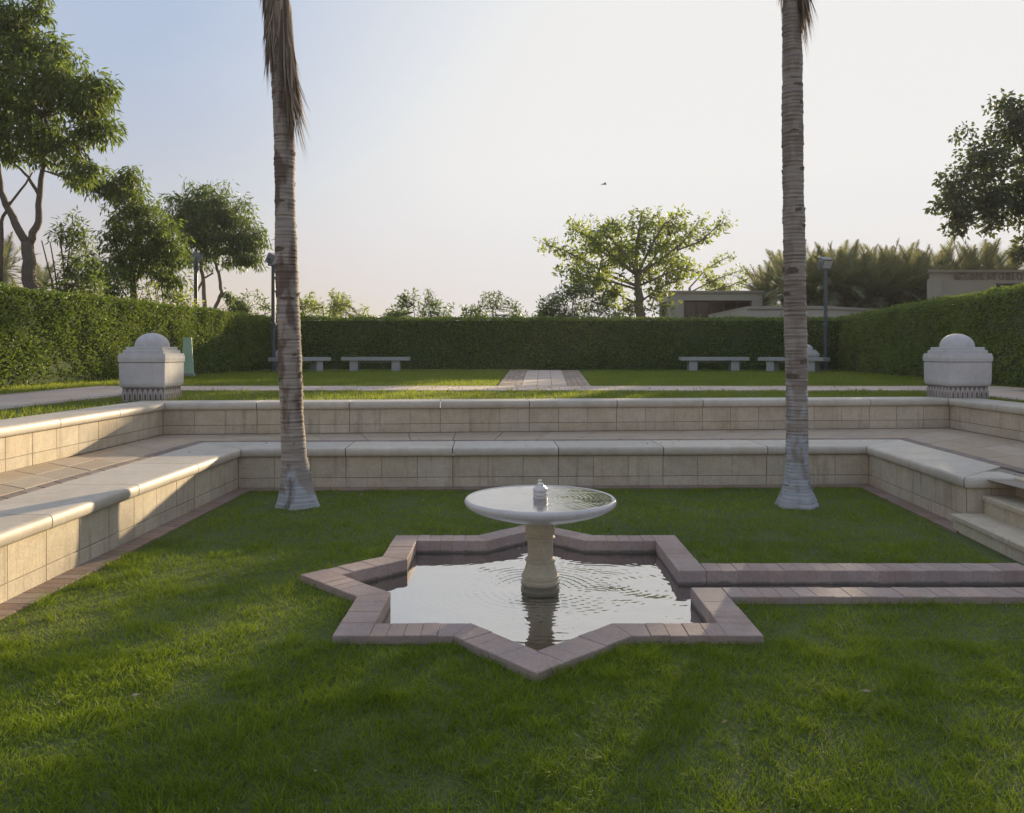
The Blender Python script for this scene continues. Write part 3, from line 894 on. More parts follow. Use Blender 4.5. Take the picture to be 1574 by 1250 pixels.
q['label'] = 'domed white pedestal on the right wall corner in front of the dark hedge'
q = copy_tree(p); q.location = (-7.72, 27.0, 0.93); q['label'] = 'small far pedestal half hidden behind the palm with the dead fronds'
q = copy_tree(p); q.location = (10.05, 27.0, 0.93); q['label'] = 'far domed pedestal at the foot of the lamp post on the right'

# ------------------------------------------------------------------ benches
def make_bench():
    t = thing('stone_bench', 'x', 'bench', group='stone benches in front of the back hedge')
    mb = MB(); mb.box(-1.16, 1.16, -0.23, 0.23, 0.37, 0.49); b = mb.build('seat', M['bench'], t)
    bm = bmesh.new(); bm.from_mesh(b.data); bmesh.ops.bevel(bm, geom=bm.edges[:], offset=0.012, segments=1); bm.to_mesh(b.data); bm.free()
    for x in (-0.74, 0.70):
        mb = MB(); mb.box(x - 0.14, x + 0.14, -0.17, 0.17, -0.03, 0.369); mb.build('leg', M['bench'], t)
    mb = MB(); mb.box(-0.6, 0.56, 0.05, 0.11, 0.29, 0.369); mb.build('stretcher', M['bench'], t)
    return t
b1 = make_bench(); b1.location = ((578 - HX) / FPX * 27.3, 27.3, 0.93); b1['label'] = 'grey stone bench left of the central paved path'
for px, d, rz, lab in ((1097, 27.3, 0, 'grey stone bench right of the central paved path'), (462, 26.0, R(58), 'pale stone bench turned sideways beside the palm with dead fronds'), (1219, 26.2, R(-48), 'stone bench half hidden behind the right hand palm trunk')):
    q = copy_tree(b1); q.location = ((px - HX) / FPX * d, d, 0.93); q.rotation_euler = (0, 0, rz); q['label'] = lab

# ------------------------------------------------------------------ lamp posts
def make_lamp(h=3.55):
    t = thing('lamp_post', 'x', 'lamp post', group='flood lights on posts along the hedges')
    mb = MB(); mb.lathe([(0.10, -0.05), (0.10, 0.02), (0.075, 0.05), (0.07, 1.0), (0.06, h - 0.02)], 14); b = mb.build('post', M['lamp'], t); autosmooth(b)
    mb = MB(); mb.lathe([(0.10, 1.55), (0.105, 1.56), (0.105, 1.62), (0.07, 1.64)], 14); mb.build('collar', M['lamp'], t)
    hd = link('lamp_head', None, None, t) if False else None
    mb = MB()
    Mx = Matrix.Translation((0, 0, h + 0.20)) @ Matrix.Rotation(R(28), 4, 'X')
    mb.box(-0.19, 0.19, -0.14, 0.14, -0.17, 0.17, Mx)
    o = mb.build('lamp_head', M['lamp_head'], t)
    bm = bmesh.new(); bm.from_mesh(o.data); bmesh.ops.bevel(bm, geom=bm.edges[:], offset=0.03, segments=2); bm.to_mesh(o.data); bm.free()
    mb = MB(); mb.box(-0.155, 0.155, -0.147, -0.138, -0.135, 0.135, Mx); mb.build('lens', M['lens'], o)
    mb = MB(); mb.box(-0.20, 0.20, -0.165, -0.10, 0.165, 0.182, Mx); mb.build('visor', M['lamp'], o)
    mb = MB(); mb.box(-0.25, -0.225, -0.03, 0.03, h - 0.04, h + 0.22); mb.box(0.225, 0.25, -0.03, 0.03, h - 0.04, h + 0.22); mb.box(-0.224, 0.224, -0.03, 0.03, h - 0.04, h - 0.01)
    mb.build('bracket', M['lamp'], t)
    return t
l1 = make_lamp(); l1.location = (at(420, 540, 26.3).x, 26.3, 0.93); l1.rotation_euler = (0, 0, R(70)); l1['label'] = 'dark lamp post just left of the palm with dead fronds, before the hedge corner'
for px, d, rz, lab in ((301, 26.0, R(115), 'lamp post with tilted head standing behind the sunlit left hedge'), (1269, 27.4, R(12), 'tall dark lamp post in the right hedge corner with a square head')):
    q = copy_tree(l1); q.location = (at(px, 540, d).x, d, 0.93); q.rotation_euler = (0, 0, rz); q['label'] = lab

# green board against the left hedge
gb = thing('green_panel', 'pale green tapered panel leaning against a dark gap in the left hedge', 'panel', (at(288, 540, 21.3).x, 21.3, 0.93), R(8))
mb = MB(); mb.add([(-0.165, -0.03, 0.10), (0.165, -0.03, 0.10), (0.105, -0.01, 1.06), (-0.10, -0.01, 1.06), (-0.165, 0.03, 0.10), (0.165, 0.03, 0.10), (0.105, 0.04, 1.06), (-0.10, 0.04, 1.06)],
                  [(0, 1, 2, 3), (5, 4, 7, 6), (1, 5, 6, 2), (4, 0, 3, 7), (3, 2, 6, 7), (0, 4, 5, 1)])
mb.build('board', M['green_board'], gb)
mb = MB(); mb.box(-0.2, 0.18, -0.08, 0.1, -0.02, 0.098); mb.build('base', M['bench'], gb)

# ------------------------------------------------------------------ foliage builders
def unit(v): return v / (np.linalg.norm(v, axis=1, keepdims=True) + 1e-9)
def leaves(P, D, ln, wd, tint, fold=0.18):
    N = len(P)
    D = unit(D)
    rnd = rng.normal(size=(N, 3)); rnd[:, 2] += 0.6
    S = unit(np.cross(D, rnd)); Nn = np.cross(S, D)
    ln = np.broadcast_to(np.asarray(ln), (N,))[:, None]; wd = np.broadcast_to(np.asarray(wd), (N,))[:, None]
    mid = P + D * ln * 0.45
    V = np.stack([P, mid + S * wd / 2 + Nn * wd * fold, P + D * ln - Nn * ln * 0.08, mid - S * wd / 2 + Nn * wd * fold], 1).reshape(-1, 3)
    b = np.arange(N)[:, None] * 4
    F = np.concatenate([b + np.array([[0, 1, 2]]), b + np.array([[0, 2, 3]])], 0)
    return V, F, np.repeat(tint, 4)

def ball(n, shell=0.45):
    d = unit(rng.normal(size=(n, 3)))
    r = rng.random(n) ** shell
    return d * r[:, None]

def make_tree(name, label, cat, base, limbs, clumps, leaf, mat, bark, group=None, twig_r=0.012, along=None, trunk_name='trunk'):
    """limbs: list of (points, r0, r1); clumps: (centre, (rx, ry, rz), sub clusters, leaves per cluster, cluster radius)"""
    t = thing(name, label, cat, base, 0, group)
    bv = Vector(base)
    mb = MB()
    nodes = []
    for pts, r0, r1 in limbs:
        pts = [Vector(p) for p in pts]
        # soften with midpoints
        fine = []
        for i in range(len(pts) - 1):
            for s in range(4):
                w = s / 4
                q = pts[i].lerp(pts[i + 1], w)
                fine.append(q + Vector((random.uniform(-1, 1), random.uniform(-1, 1), random.uniform(-.5, .5))) * r0 * 0.25 * (1 if 0 < i * 4 + s else 0))
        fine.append(pts[-1])
        m = len(fine)
        rad = [r0 + (r1 - r0) * (i / (m - 1)) for i in range(m)]
        mb.tube([p - bv for p in fine], rad, 8)
        nodes += fine[m // 3:]
    nodes_np = np.array([[p.x, p.y, p.z] for p in nodes]) if nodes else np.array([list(base)])
    cl = list(clumps)
    if along:
        rad, nsub, nleaf, cr, step = along
        for pts, r0, r1 in limbs[1:]:
            pts = [Vector(p) for p in pts]
            tot = sum((pts[i + 1] - pts[i]).length for i in range(len(pts) - 1))
            n = max(2, int(tot / step))
            for k in range(n):
                s = (0.30 + 0.70 * (k + 1) / n) * tot
                i = 0
                while i < len(pts) - 2 and s > (pts[i + 1] - pts[i]).length:
                    s -= (pts[i + 1] - pts[i]).length; i += 1
                q = pts[i].lerp(pts[i + 1], min(1, s / (pts[i + 1] - pts[i]).length))
                cl.append((q, (rad, rad, rad * 0.55), nsub, nleaf, cr))
    SP, ST = [], []
    LP, LD, LT = [], [], []
    twigs = MB()
    for cen, rr, nsub, nleaf, cr in cl:
        c = np.array(list(cen))
        S = c + ball(nsub, 0.5) * np.array(rr)
        d2 = ((S[:, None, :] - nodes_np[None]) ** 2).sum(2)
        near = nodes_np[d2.argmin(1)]
        for s, nn in zip(S, near):
            if random.random() < 0.75 and np.linalg.norm(s - nn) < 3.5:
                m_ = (s + nn) / 2 + rng.normal(size=3) * 0.06 - np.array([0, 0, 0.05])
                twigs.tube([Vector(nn) - bv, Vector(m_) - bv, Vector(s) - bv], [twig_r * 1.6, twig_r * 1.1, twig_r * 0.5], 3, False)
        tb = rng.random(nsub)
        n = nsub * nleaf
        C = np.repeat(S, nleaf, 0)
        off = ball(n, 0.5) * cr
        LP.append(C + off * np.array([1, 1, 0.8]))
        dd = off / cr * 0.9 + rng.normal(size=(n, 3)) * 0.35
        dd[:, 2] -= leaf['droop']
        LD.append(dd)
        LT.append(np.clip(np.repeat(tb, nleaf) * 0.5 + rng.random(n) * 0.5, 0, 1) ** leaf.get('tpow', 1.0))
    LP, LD, LT = np.concatenate(LP), np.concatenate(LD), np.concatenate(LT)
    ln = leaf['l'] * rng.uniform(0.65, 1.2, len(LP)); wd = ln * leaf['w'] * rng.uniform(0.8, 1.2, len(LP))
    V, F, T = leaves(LP, LD, ln, wd, LT)
    V = V - np.array(list(base))
    if mb.v:
        tr = mb.build(trunk_name, bark, t, smooth=True)
        if twigs.v: tag(twigs.build('twigs', bark, t, smooth=True), kind='stuff')
    elif twigs.v:
        tag(twigs.build('twigs', bark, t, smooth=True), kind='stuff')
    link('crown', mesh_np('crown', V, F, T), mat, t)
    return t

MANGO = dict(l=0.20, w=0.24, droop=0.75, tpow=1.2)
SMALL = dict(l=0.13, w=0.42, droop=0.3)
ROUND = dict(l=0.17, w=0.62, droop=0.35)
def cpx(px, py, d, rx, ry, nsub, nleaf, cr, dd=0.0, rz=None):
    s = d / FPX
    return (at(px, py, d + dd), (rx * s, (rz if rz else (rx + ry) / 2) * s, ry * s), int(nsub * 1.25), nleaf, cr)
def lpx(d, pts, r0, r1, spread=0.0):
    return ([at(x, y, d + (z if len(q) == 3 else 0)) for q in pts for (x, y, z) in [(q + (0,))[:3]]], r0, r1)

# far left big tree behind the hedge
D = 18.4
make_tree('mango_tree', 'large leafy tree with forked trunk behind the near end of the left hedge', 'tree', at(45, 600, D),
    [lpx(D, [(48, 600), (47, 480), (44, 430), (42, 372)], 0.17, 0.13),
     lpx(D, [(44, 378), (20, 335), (2, 295), (-6, 240)], 0.095, 0.05), lpx(D, [(44, 376), (58, 340), (62, 290), (66, 235), (70, 180)], 0.09, 0.03),
     lpx(D, [(60, 300), (44, 272), (20, 250)], 0.045, 0.02), lpx(D, [(12, 318), (40, 282), (50, 265)], 0.03, 0.015), lpx(D, [(66, 240), (100, 215), (140, 190)], 0.04, 0.015),
     lpx(D, [(-6, 250), (10, 160), (20, 60)], 0.05, 0.02), lpx(D, [(0, 440), (2, 340), (16, 310)], 0.05, 0.03)],
    [cpx(120, 150, D, 52, 55, 50, 30, 0.24), cpx(60, 120, D, 70, 70, 80, 30, 0.26), cpx(30, 190, D, 60, 45, 50, 30, 0.25), cpx(150, 200, D, 30, 26, 20, 26, 0.22),
     cpx(90, 225, D, 45, 40, 30, 26, 0.22), cpx(20, 40, D, 50, 45, 45, 28, 0.25), cpx(-30, 120, D, 60, 90, 60, 28, 0.26), cpx(58, 8, D, 20, 26, 8, 26, 0.2), cpx(12, 230, D, 22, 30, 12, 24, 0.2),
     cpx(130, 262, D, 34, 22, 16, 24, 0.2), cpx(45, 75, D, 40, 25, 22, 26, 0.22), cpx(160, 140, D, 20, 26, 12, 24, 0.2)],
    MANGO, M['leaf_mango'], M['bark'], 'leafy trees behind the left hedge')
# second tree
D = 22.8
make_tree('mango_tree', 'uneven tree with a tall narrow top behind the left hedge', 'tree', at(205, 590, D),
    [lpx(D, [(205, 590), (204, 500), (205, 440), (203, 400)], 0.12, 0.08), lpx(D, [(204, 430), (186, 400), (178, 372)], 0.05, 0.02), lpx(D, [(203, 402), (215, 350), (205, 300)], 0.06, 0.02), lpx(D, [(204, 440), (230, 400), (250, 370)], 0.05, 0.02)],
    [cpx(195, 288, D, 36, 26, 30, 24, 0.22), cpx(205, 325, D, 40, 35, 36, 26, 0.24), cpx(240, 360, D, 44, 42, 50, 28, 0.24), cpx(185, 362, D, 32, 34, 26, 26, 0.22), cpx(255, 395, D, 28, 30, 26, 24, 0.22), cpx(150, 285, D, 36, 14, 16, 22, 0.2),
     cpx(215, 400, D, 44, 30, 34, 24, 0.22), cpx(180, 415, D, 30, 24, 16, 22, 0.2), cpx(262, 425, D, 24, 20, 14, 22, 0.2), cpx(120, 280, D, 22, 12, 8, 20, 0.18), cpx(190, 265, D, 26, 8, 8, 14, 0.2)],
    MANGO, M['leaf_mango'], M['bark'], 'leafy trees behind the left hedge')
# third tree, rounder, darker
D = 28.0
make_tree('mango_tree', 'round dark crowned tree with two thin bent trunks behind the left hedge', 'tree', at(322, 580, D),
    [lpx(D, [(318, 580), (316, 470), (312, 430), (308, 400), (315, 360)], 0.085, 0.05), lpx(D, [(328, 580), (330, 475), (341, 450), (336, 420), (328, 395), (345, 350)], 0.075, 0.04),
     lpx(D, [(312, 430), (300, 455), (305, 475)], 0.04, 0.05), lpx(D, [(313, 428), (328, 420)], 0.035, 0.03), lpx(D, [(310, 405), (285, 380), (265, 350)], 0.035, 0.015), lpx(D, [(330, 398), (365, 370), (390, 360)], 0.035, 0.015)],
    [cpx(300, 315, D, 48, 30, 56, 26, 0.26), cpx(340, 330, D, 50, 36, 64, 26, 0.26), cpx(285, 355, D, 40, 32, 40, 24, 0.26), cpx(375, 365, D, 34, 34, 44, 24, 0.25), cpx(330, 370, D, 44, 26, 40, 24, 0.25), cpx(395, 375, D, 16, 22, 12, 20, 0.22),
     cpx(318, 290, D, 40, 18, 16, 14, 0.24), cpx(372, 398, D, 30, 18, 22, 22, 0.24), cpx(280, 395, D, 30, 18, 20, 22, 0.24), cpx(330, 400, D, 36, 12, 12, 20, 0.2), cpx(390, 405, D, 16, 12, 6, 20, 0.2), cpx(352, 455, D, 10, 14, 4, 22, 0.16)],
    dict(MANGO, l=0.22), M['leaf_blue'], M['bark_pale'], 'leafy trees behind the left hedge')

def shrub(name, label, px, py0, py1, w, d, n, leaf, mat, group, nleaf=16, cr=0.2, sprays=0):
    """bush whose top shows over a hedge: stems from the ground, clumps, upright sprays"""
    base = Vector((at(px, 540, d).x, d, Z_UP))
    zt = at(px, py0, d).z; zb = at(px, py1, d).z
    hw = w / 2 / FPX * d
    limbs = []
    for k in range(5):
        tx = base.x + random.uniform(-.7, .7) * hw
        limbs.append(([base + Vector((random.uniform(-.15, .15), random.uniform(-.2, .2), 0)), Vector((lerp(base.x, tx, .5), d + random.uniform(-.2, .2), lerp(Z_UP, zt, .5))), Vector((tx, d + random.uniform(-.3, .3), lerp(Z_UP, zt, .85)))], 0.03, 0.012))
    cl = []
    for k in range(n):
        x = random.uniform(-1, 1); top = lerp(zt, zb, abs(x) ** 1.6 * 0.75 + random.random() * .18)
        cl.append((Vector((base.x + x * hw, d + random.uniform(-.5, .5) * min(hw, 1.2), top - 0.25)), (0.3, 0.3, 0.3), 5, nleaf, cr))
        cl.append((Vector((base.x + x * hw * .9, d + random.uniform(-.5, .5) * min(hw, 1.2), lerp(zb, top, random.random() * .7) - 0.25)), (0.4, 0.4, 0.35), 6, nleaf, cr))
    for k in range(sprays):
        x = random.uniform(-1, 1); top = lerp(zt, zb, abs(x) ** 1.6 * 0.8)
        for j in range(5):
            cl.append((Vector((base.x + x * hw + random.uniform(-.03, .03) * j, d, top + 0.1 * j - 0.2)), (0.06, 0.06, 0.06), 1, 9, 0.11))
    return make_tree(name, label, 'shrub', base, limbs, cl, leaf, mat, M['bark'], group, 0.008, trunk_name='stems')
GS = 'bushes showing over the hedges'
BUSH = dict(l=0.15, w=0.36, droop=0.1)
shrub('bush', 'loose big leaved bush beside the forked tree trunk on the left', 105, 335, 440, 90, 19.6, 9, dict(MANGO, l=0.17, droop=.3), M['leaf_mango'], GS, 12, 0.2, 3)
shrub('bush', 'dense green bush under the narrow topped tree on the left', 150, 395, 450, 120, 21.4, 13, dict(MANGO, l=0.17), M['leaf_mango'], GS, 16, 0.2, 2)
shrub('bush', 'light green airy bush between the lamp post and the left trees', 250, 415, 470, 90, 25.2, 9, BUSH, M['leaf_bright'], GS, 12, 0.2, 4)
shrub('bush', 'twiggy low bush between the dark lamp post and the twin trunk tree', 385, 455, 490, 90, 30.5, 10, BUSH, M['leaf_blue'], GS, 14, 0.2, 8)
shrub('bush', 'broad bright green bush behind the hedge right of the frond covered palm', 500, 455, 492, 130, 31.0, 20, BUSH, M['leaf_bright'], GS, 16, 0.22, 10)
shrub('bush', 'pointed bush rising over the middle of the back hedge', 645, 452, 490, 100, 31.5, 14, BUSH, M['leaf_blue'], GS, 15, 0.2, 9)
shrub('bush', 'sparse bush with upright shoots left of the spreading tree', 758, 458, 490, 96, 31.5, 9, BUSH, M['leaf_blue'], GS, 13, 0.18, 10)
shrub('bush', 'large dark bush in front of the spreading tree', 890, 432, 492, 130, 32.0, 26, BUSH, M['leaf_blue'], GS, 18, 0.24, 8)

# spreading tree in the middle
D = 38.0
f = (979, 423)
make_tree('spreading_tree', 'light green spreading tree with open branches beside the flat roofed pavilion', 'tree', at(984, 590, D),
    [lpx(D, [(984, 590), (984, 488), (981, 450), f], 0.28, 0.15),
     lpx(D, [f, (978, 380), (985, 340), (986, 324)], 0.09, 0.02), lpx(D, [f, (952, 402, -.6), (925, 378, -1), (900, 362, -1.2), (881, 352, -1)], 0.09, 0.02), lpx(D, [f, (960, 385, .8), (950, 352, 1)], 0.07, 0.02),
     lpx(D, [f, (1000, 380, -1), (1020, 345, -1.4), (1040, 333, -1.5)], 0.08, 0.02), lpx(D, [f, (1015, 400, .8), (1050, 372, 1.2), (1071, 345, 1.3)], 0.09, 0.02), lpx(D, [(1040, 385), (1075, 372), (1095, 355), (1111, 342)], 0.05, 0.015),
     lpx(D, [(980, 440), (940, 425, 1), (900, 402, 1.5), (868, 385, 1.5), (840, 376, 1.4)], 0.08, 0.02), lpx(D, [(980, 445), (930, 430, -1.2), (895, 422, -1.6), (876, 416, -1.8)], 0.06, 0.02),
     lpx(D, [(981, 440), (1015, 425, -1), (1045, 412, -1.6), (1062, 416, -1.6)], 0.06, 0.02), lpx(D, [(983, 470), (950, 452, .5), (915, 440, .8)], 0.06, 0.02), lpx(D, [(983, 465), (1010, 445, .5), (1040, 432, .5)], 0.05, 0.02),
     lpx(D, [f, (945, 400, 1.8), (910, 375, 2.2), (895, 345, 2.2)], 0.07, 0.02), lpx(D, [f, (1000, 405, 1.8), (1025, 365, 2.4), (1010, 330, 2.4)], 0.07, 0.02), lpx(D, [f, (965, 395, -1.8), (925, 350, -2.2)], 0.06, 0.02)],
    [cpx(975, 470, D, 45, 18, 16, 12, 0.26), cpx(1020, 460, D, 30, 20, 12, 12, 0.26), cpx(930, 452, D, 45, 16, 14, 12, 0.26), cpx(905, 428, D, 32, 8, 10, 11, 0.24), cpx(885, 410, D, 26, 6, 8, 11, 0.22), cpx(1035, 402, D, 36, 6, 10, 11, 0.24), cpx(1050, 420, D, 30, 6, 9, 11, 0.24),
     cpx(945, 405, D, 38, 8, 9, 11, 0.24), cpx(1000, 425, D, 34, 10, 9, 11, 0.24), cpx(960, 352, D, 55, 14, 14, 11, 0.24), cpx(1020, 352, D, 44, 14, 12, 11, 0.24), cpx(912, 385, D, 26, 7, 7, 11, 0.24), cpx(990, 375, D, 60, 12, 12, 11, 0.24)],
    dict(l=0.25, w=0.44, droop=0.12), M['leaf_bright'], M['bark_pale'], None, 0.014, along=(0.85, 5, 10, 0.22, 0.44))
make_tree('young_tree', 'small tree with thin reaching branches behind the pavilion roof', 'tree', at(1062, 590, 52),
    [lpx(52, [(1062, 590), (1062, 500), (1060, 442)], 0.14, 0.08), lpx(52, [(1060, 442), (1085, 415), (1105, 402), (1122, 395)], 0.05, 0.02), lpx(52, [(1060, 450), (1095, 432), (1120, 422), (1141, 415)], 0.05, 0.02), lpx(52, [(1075, 452), (1120, 440), (1150, 428)], 0.05, 0.02)],
    [cpx(1092, 435, 52, 22, 12, 14, 16, 0.36), cpx(1120, 448, 52, 26, 8, 8, 14, 0.3)], dict(l=0.26, w=0.45, droop=0.1), M['leaf_bright'], M['bark_pale'], None, 0.014, along=(0.42, 3, 12, 0.28, 0.8))

# dark round tree at the right, its trunk out of the frame
D = 30.0
make_tree('shade_tree', 'big dark round crowned tree against the bright sky at the right edge', 'tree', at(1640, 600, D),
    [lpx(D, [(1640, 600), (1640, 480), (1632, 400), (1625, 350)], 0.30, 0.20), lpx(D, [(1630, 380), (1570, 320), (1500, 290), (1470, 300)], 0.13, 0.03), lpx(D, [(1628, 360), (1580, 260), (1560, 190)], 0.12, 0.03), lpx(D, [(1630, 370), (1690, 290), (1740, 240)], 0.13, 0.03),
     lpx(D, [(1626, 350), (1650, 230), (1640, 140)], 0.12, 0.03), lpx(D, [(1560, 310), (1520, 250), (1500, 230)], 0.05, 0.02)],
    [cpx(1455, 300, D, 22, 26, 12, 16, 0.26), cpx(1485, 205, D, 16, 12, 5, 14, 0.24), cpx(1475, 295, D, 40, 40, 40, 20, 0.32), cpx(1510, 245, D, 46, 40, 48, 20, 0.32), cpx(1520, 320, D, 52, 34, 56, 20, 0.32), cpx(1560, 190, D, 40, 40, 42, 20, 0.32), cpx(1575, 290, D, 60, 60, 76, 20, 0.34), cpx(1620, 220, D, 70, 80, 100, 20, 0.36),
     cpx(1690, 260, D, 70, 80, 110, 22, 0.4), cpx(1640, 330, D, 70, 45, 80, 22, 0.38), cpx(1470, 345, D, 20, 14, 12, 20, 0.3), cpx(1550, 160, D, 30, 14, 14, 16, 0.3), cpx(1575, 385, D, 22, 16, 14, 20, 0.3), cpx(1720, 330, D, 50, 40, 40, 22, 0.38)],
    dict(ROUND, l=0.19), M['leaf_dark'], M['bark'])

# ------------------------------------------------------------------ hedges
def hedge(label, a, b, thick, z0, z1, density, mat, size, hole=None, seed=0, nside=+1):
    """clipped hedge from a to b; nside gives the side that faces the garden"""
    a, b = Vector(a), Vector(b)
    L = (b - a).length; d = (b - a) / L
    nf = Vector((d.y, -d.x)) * nside
    t = thing('hedge', label, 'hedge', (a.x, a.y, z0), 0, 'clipped hedges around the upper lawn')
    mb = MB()
    ins = 0.10
    def W(s, u, z): return (a.x + d.x * s - nf.x * u - a.x, a.y + d.y * s - nf.y * u - a.y, z - z0)
    segs = [(0.0, L)] if hole is None else [(0.0, hole[0]), (hole[1], L)]
    for s0, s1 in segs:
        vs = [W(s, u, z) for z in (z0 + .03, z1 - ins) for u in (ins, thick) for s in (s0, s1)]
        mb.add(vs, [(0, 2, 3, 1), (4, 5, 7, 6), (0, 1, 5, 4), (2, 6, 7, 3), (0, 4, 6, 2), (1, 3, 7, 5)])
    if hole is not None:
        vs = [W(s, u, z) for z in (z0 + .03, z1 - ins) for u in (0.62, thick - .01) for s in (hole[0], hole[1])]
        mb.add(vs, [(0, 1, 5, 4), (0, 2, 3, 1), (4, 5, 7, 6), (2, 6, 7, 3)])
        vs = [W(s, u, z) for z in (hole[2], z1 - ins) for u in (ins, 0.62) for s in (hole[0], hole[1])]
        mb.add(vs, [(0, 2, 3, 1), (4, 5, 7, 6), (0, 1, 5, 4)])
    mb.build('inner_growth', M['hedge_core'], t)
    # stems along the foot
    mb = MB()
    for k in range(int(L / 0.45)):
        s = (k + .5) * 0.45 + random.uniform(-.1, .1); u = random.uniform(0.12, 0.3)
        p0 = Vector(W(s, u, z0 - .02)); p1 = Vector(W(s + random.uniform(-.1, .1), u + random.uniform(-.05, .1), z0 + .4))
        mb.tube([p0, p1], [0.022, 0.015], 5, False)
    mb.build('stems', M['bark'], t)
    H = z1 - z0
    parts = []
    nfz = int(L * H * density); s = rng.random(nfz) * L; z = z0 + H * (rng.random(nfz) ** 0.92)
    bulge = (vnoise(s, z, 0.7, seed) - .5) * 0.20 + (vnoise(s, z, 0.16, seed + 1) - .5) * 0.08
    u = bulge + rng.random(nfz) ** 1.5 * 0.13
    keep = rng.random(nfz) < np.clip((z - z0 - 0.02) / 0.2, 0.3, 1)
    keep &= rng.random(nfz) < 0.55 + 0.75 * vnoise(s, z, 0.3, seed + 7)
    if hole is not None: keep &= ~((s > hole[0]) & (s < hole[1]) & (z < hole[2]))
    parts.append((s[keep], u[keep], z[keep], np.zeros(keep.sum())))
    nt = int(L * thick * density * 0.55); s = rng.random(nt) * L; u = rng.random(nt) * thick
    z = z1 + (vnoise(s, u, 0.9, seed + 2) - .5) * 0.12 - rng.random(nt) ** 1.5 * 0.10
    parts.append((s, u, z, np.ones(nt)))
    ns = int(L * 5)
    ss, su = rng.random(ns) * L, rng.random(ns) * thick; hh = rng.random(ns) ** 2 * 0.16 + 0.02
    q_ = rng.random((ns, 9))
    parts.append(((ss[:, None] + rng.normal(size=(ns, 9)) * .02).ravel(), (su[:, None] + rng.normal(size=(ns, 9)) * .02).ravel(), (z1 - .03 + hh[:, None] * q_).ravel(), np.ones(ns * 9)))
    for e in (0.0, L):
        ne = int(thick * H * density * .6); u = rng.random(ne) * thick; z = z0 + .1 + (H - .1) * rng.random(ne); s = np.full(ne, e) + rng.normal(size=ne) * 0.05
        parts.append((s, u, z, np.full(ne, 2.0)))
    s = np.concatenate([p[0] for p in parts]); u = np.concatenate([p[1] for p in parts]); z = np.concatenate([p[2] for p in parts]); w = np.concatenate([p[3] for p in parts])
    N = len(s)
    P = np.stack([a.x + d.x * s - nf.x * u, a.y + d.y * s - nf.y * u, z], 1)
    D_ = rng.normal(size=(N, 3)) * 0.75
    D_[:, 0] += nf.x * np.where(w == 0, .55, .1); D_[:, 1] += nf.y * np.where(w == 0, .55, .1); D_[:, 2] += np.where(w == 1, .6, .25)
    ti = np.clip(0.15 + 0.5 * vnoise(s, z, 0.8, seed + 4) * 1.0 + rng.random(N) * 0.5 - 0.1 + 0.15 * (vnoise(s, z, .25, seed + 5) - .5), 0, 1)
    ln = size * rng.uniform(0.7, 1.25, N)
    V, F, T = leaves(P, D_, ln, ln * rng.uniform(0.45, 0.65, N), ti)
    V = V - np.array([a.x, a.y, z0])
    link('leaves', mesh_np('leaves', V, F, T), mat, t)
    return t
LH = ((-10.0, 7.5), (-8.75, 29.0))
hedge('sunlit clipped hedge along the left side of the upper lawn', LH[0], LH[1], 0.8, Z_UP, 2.86, 1300, M['leaf_hedge'], 0.068, hole=(13.55, 13.95, 2.36), seed=1, nside=+1)
hedge('long dark clipped hedge across the back behind the benches', (-8.7, 28.6), (12.0, 28.6), 1.2, Z_UP, 2.83, 800, M['leaf_hedge'], 0.075, seed=21, nside=+1)
hedge('clipped hedge along the right side of the upper lawn', (8.75, 10.0), (11.85, 28.9), 1.1, Z_UP, 2.86, 1000, M['leaf_hedge'], 0.068, seed=41, nside=-1)

# ------------------------------------------------------------------ tall fan palms by the fountain
def fan_leaf(dead=False, n=16, L=0.9, seed=0):
    r_ = random.Random(seed)
    V, F, T = [], [], []
    def tri(p, q, w, t):
        p, q = np.array(p), np.array(q); dd = q - p; sd = np.cross(dd, [0, 0.3, 1.0]); sd = sd / (np.linalg.norm(sd) + 1e-9) * w
        b = len(V); m = (p + q) / 2
        V.extend([p, m + sd, q, m - sd]); F.extend([(b, b + 1, b + 2), (b, b + 2, b + 3)]); T.extend([t] * 4)
    tri((0, 0, 0), (L * .6, 0, 0.0), 0.012, .6)
    for k in range(n):
        a = lerp(-1.25, 1.25, k / (n - 1)); l_ = L * .75 * r_.uniform(.85, 1.1)
        tri((L * .55, 0, 0), (L * .55 + l_ * math.cos(a), l_ * math.sin(a), -l_ * .25 * (1 if not dead else 2)), 0.02, r_.random())
    return mesh_np('frond', np.array(V), np.array(F), np.array(T))
fan = fan_leaf(); fan.materials.append(M['frond'])

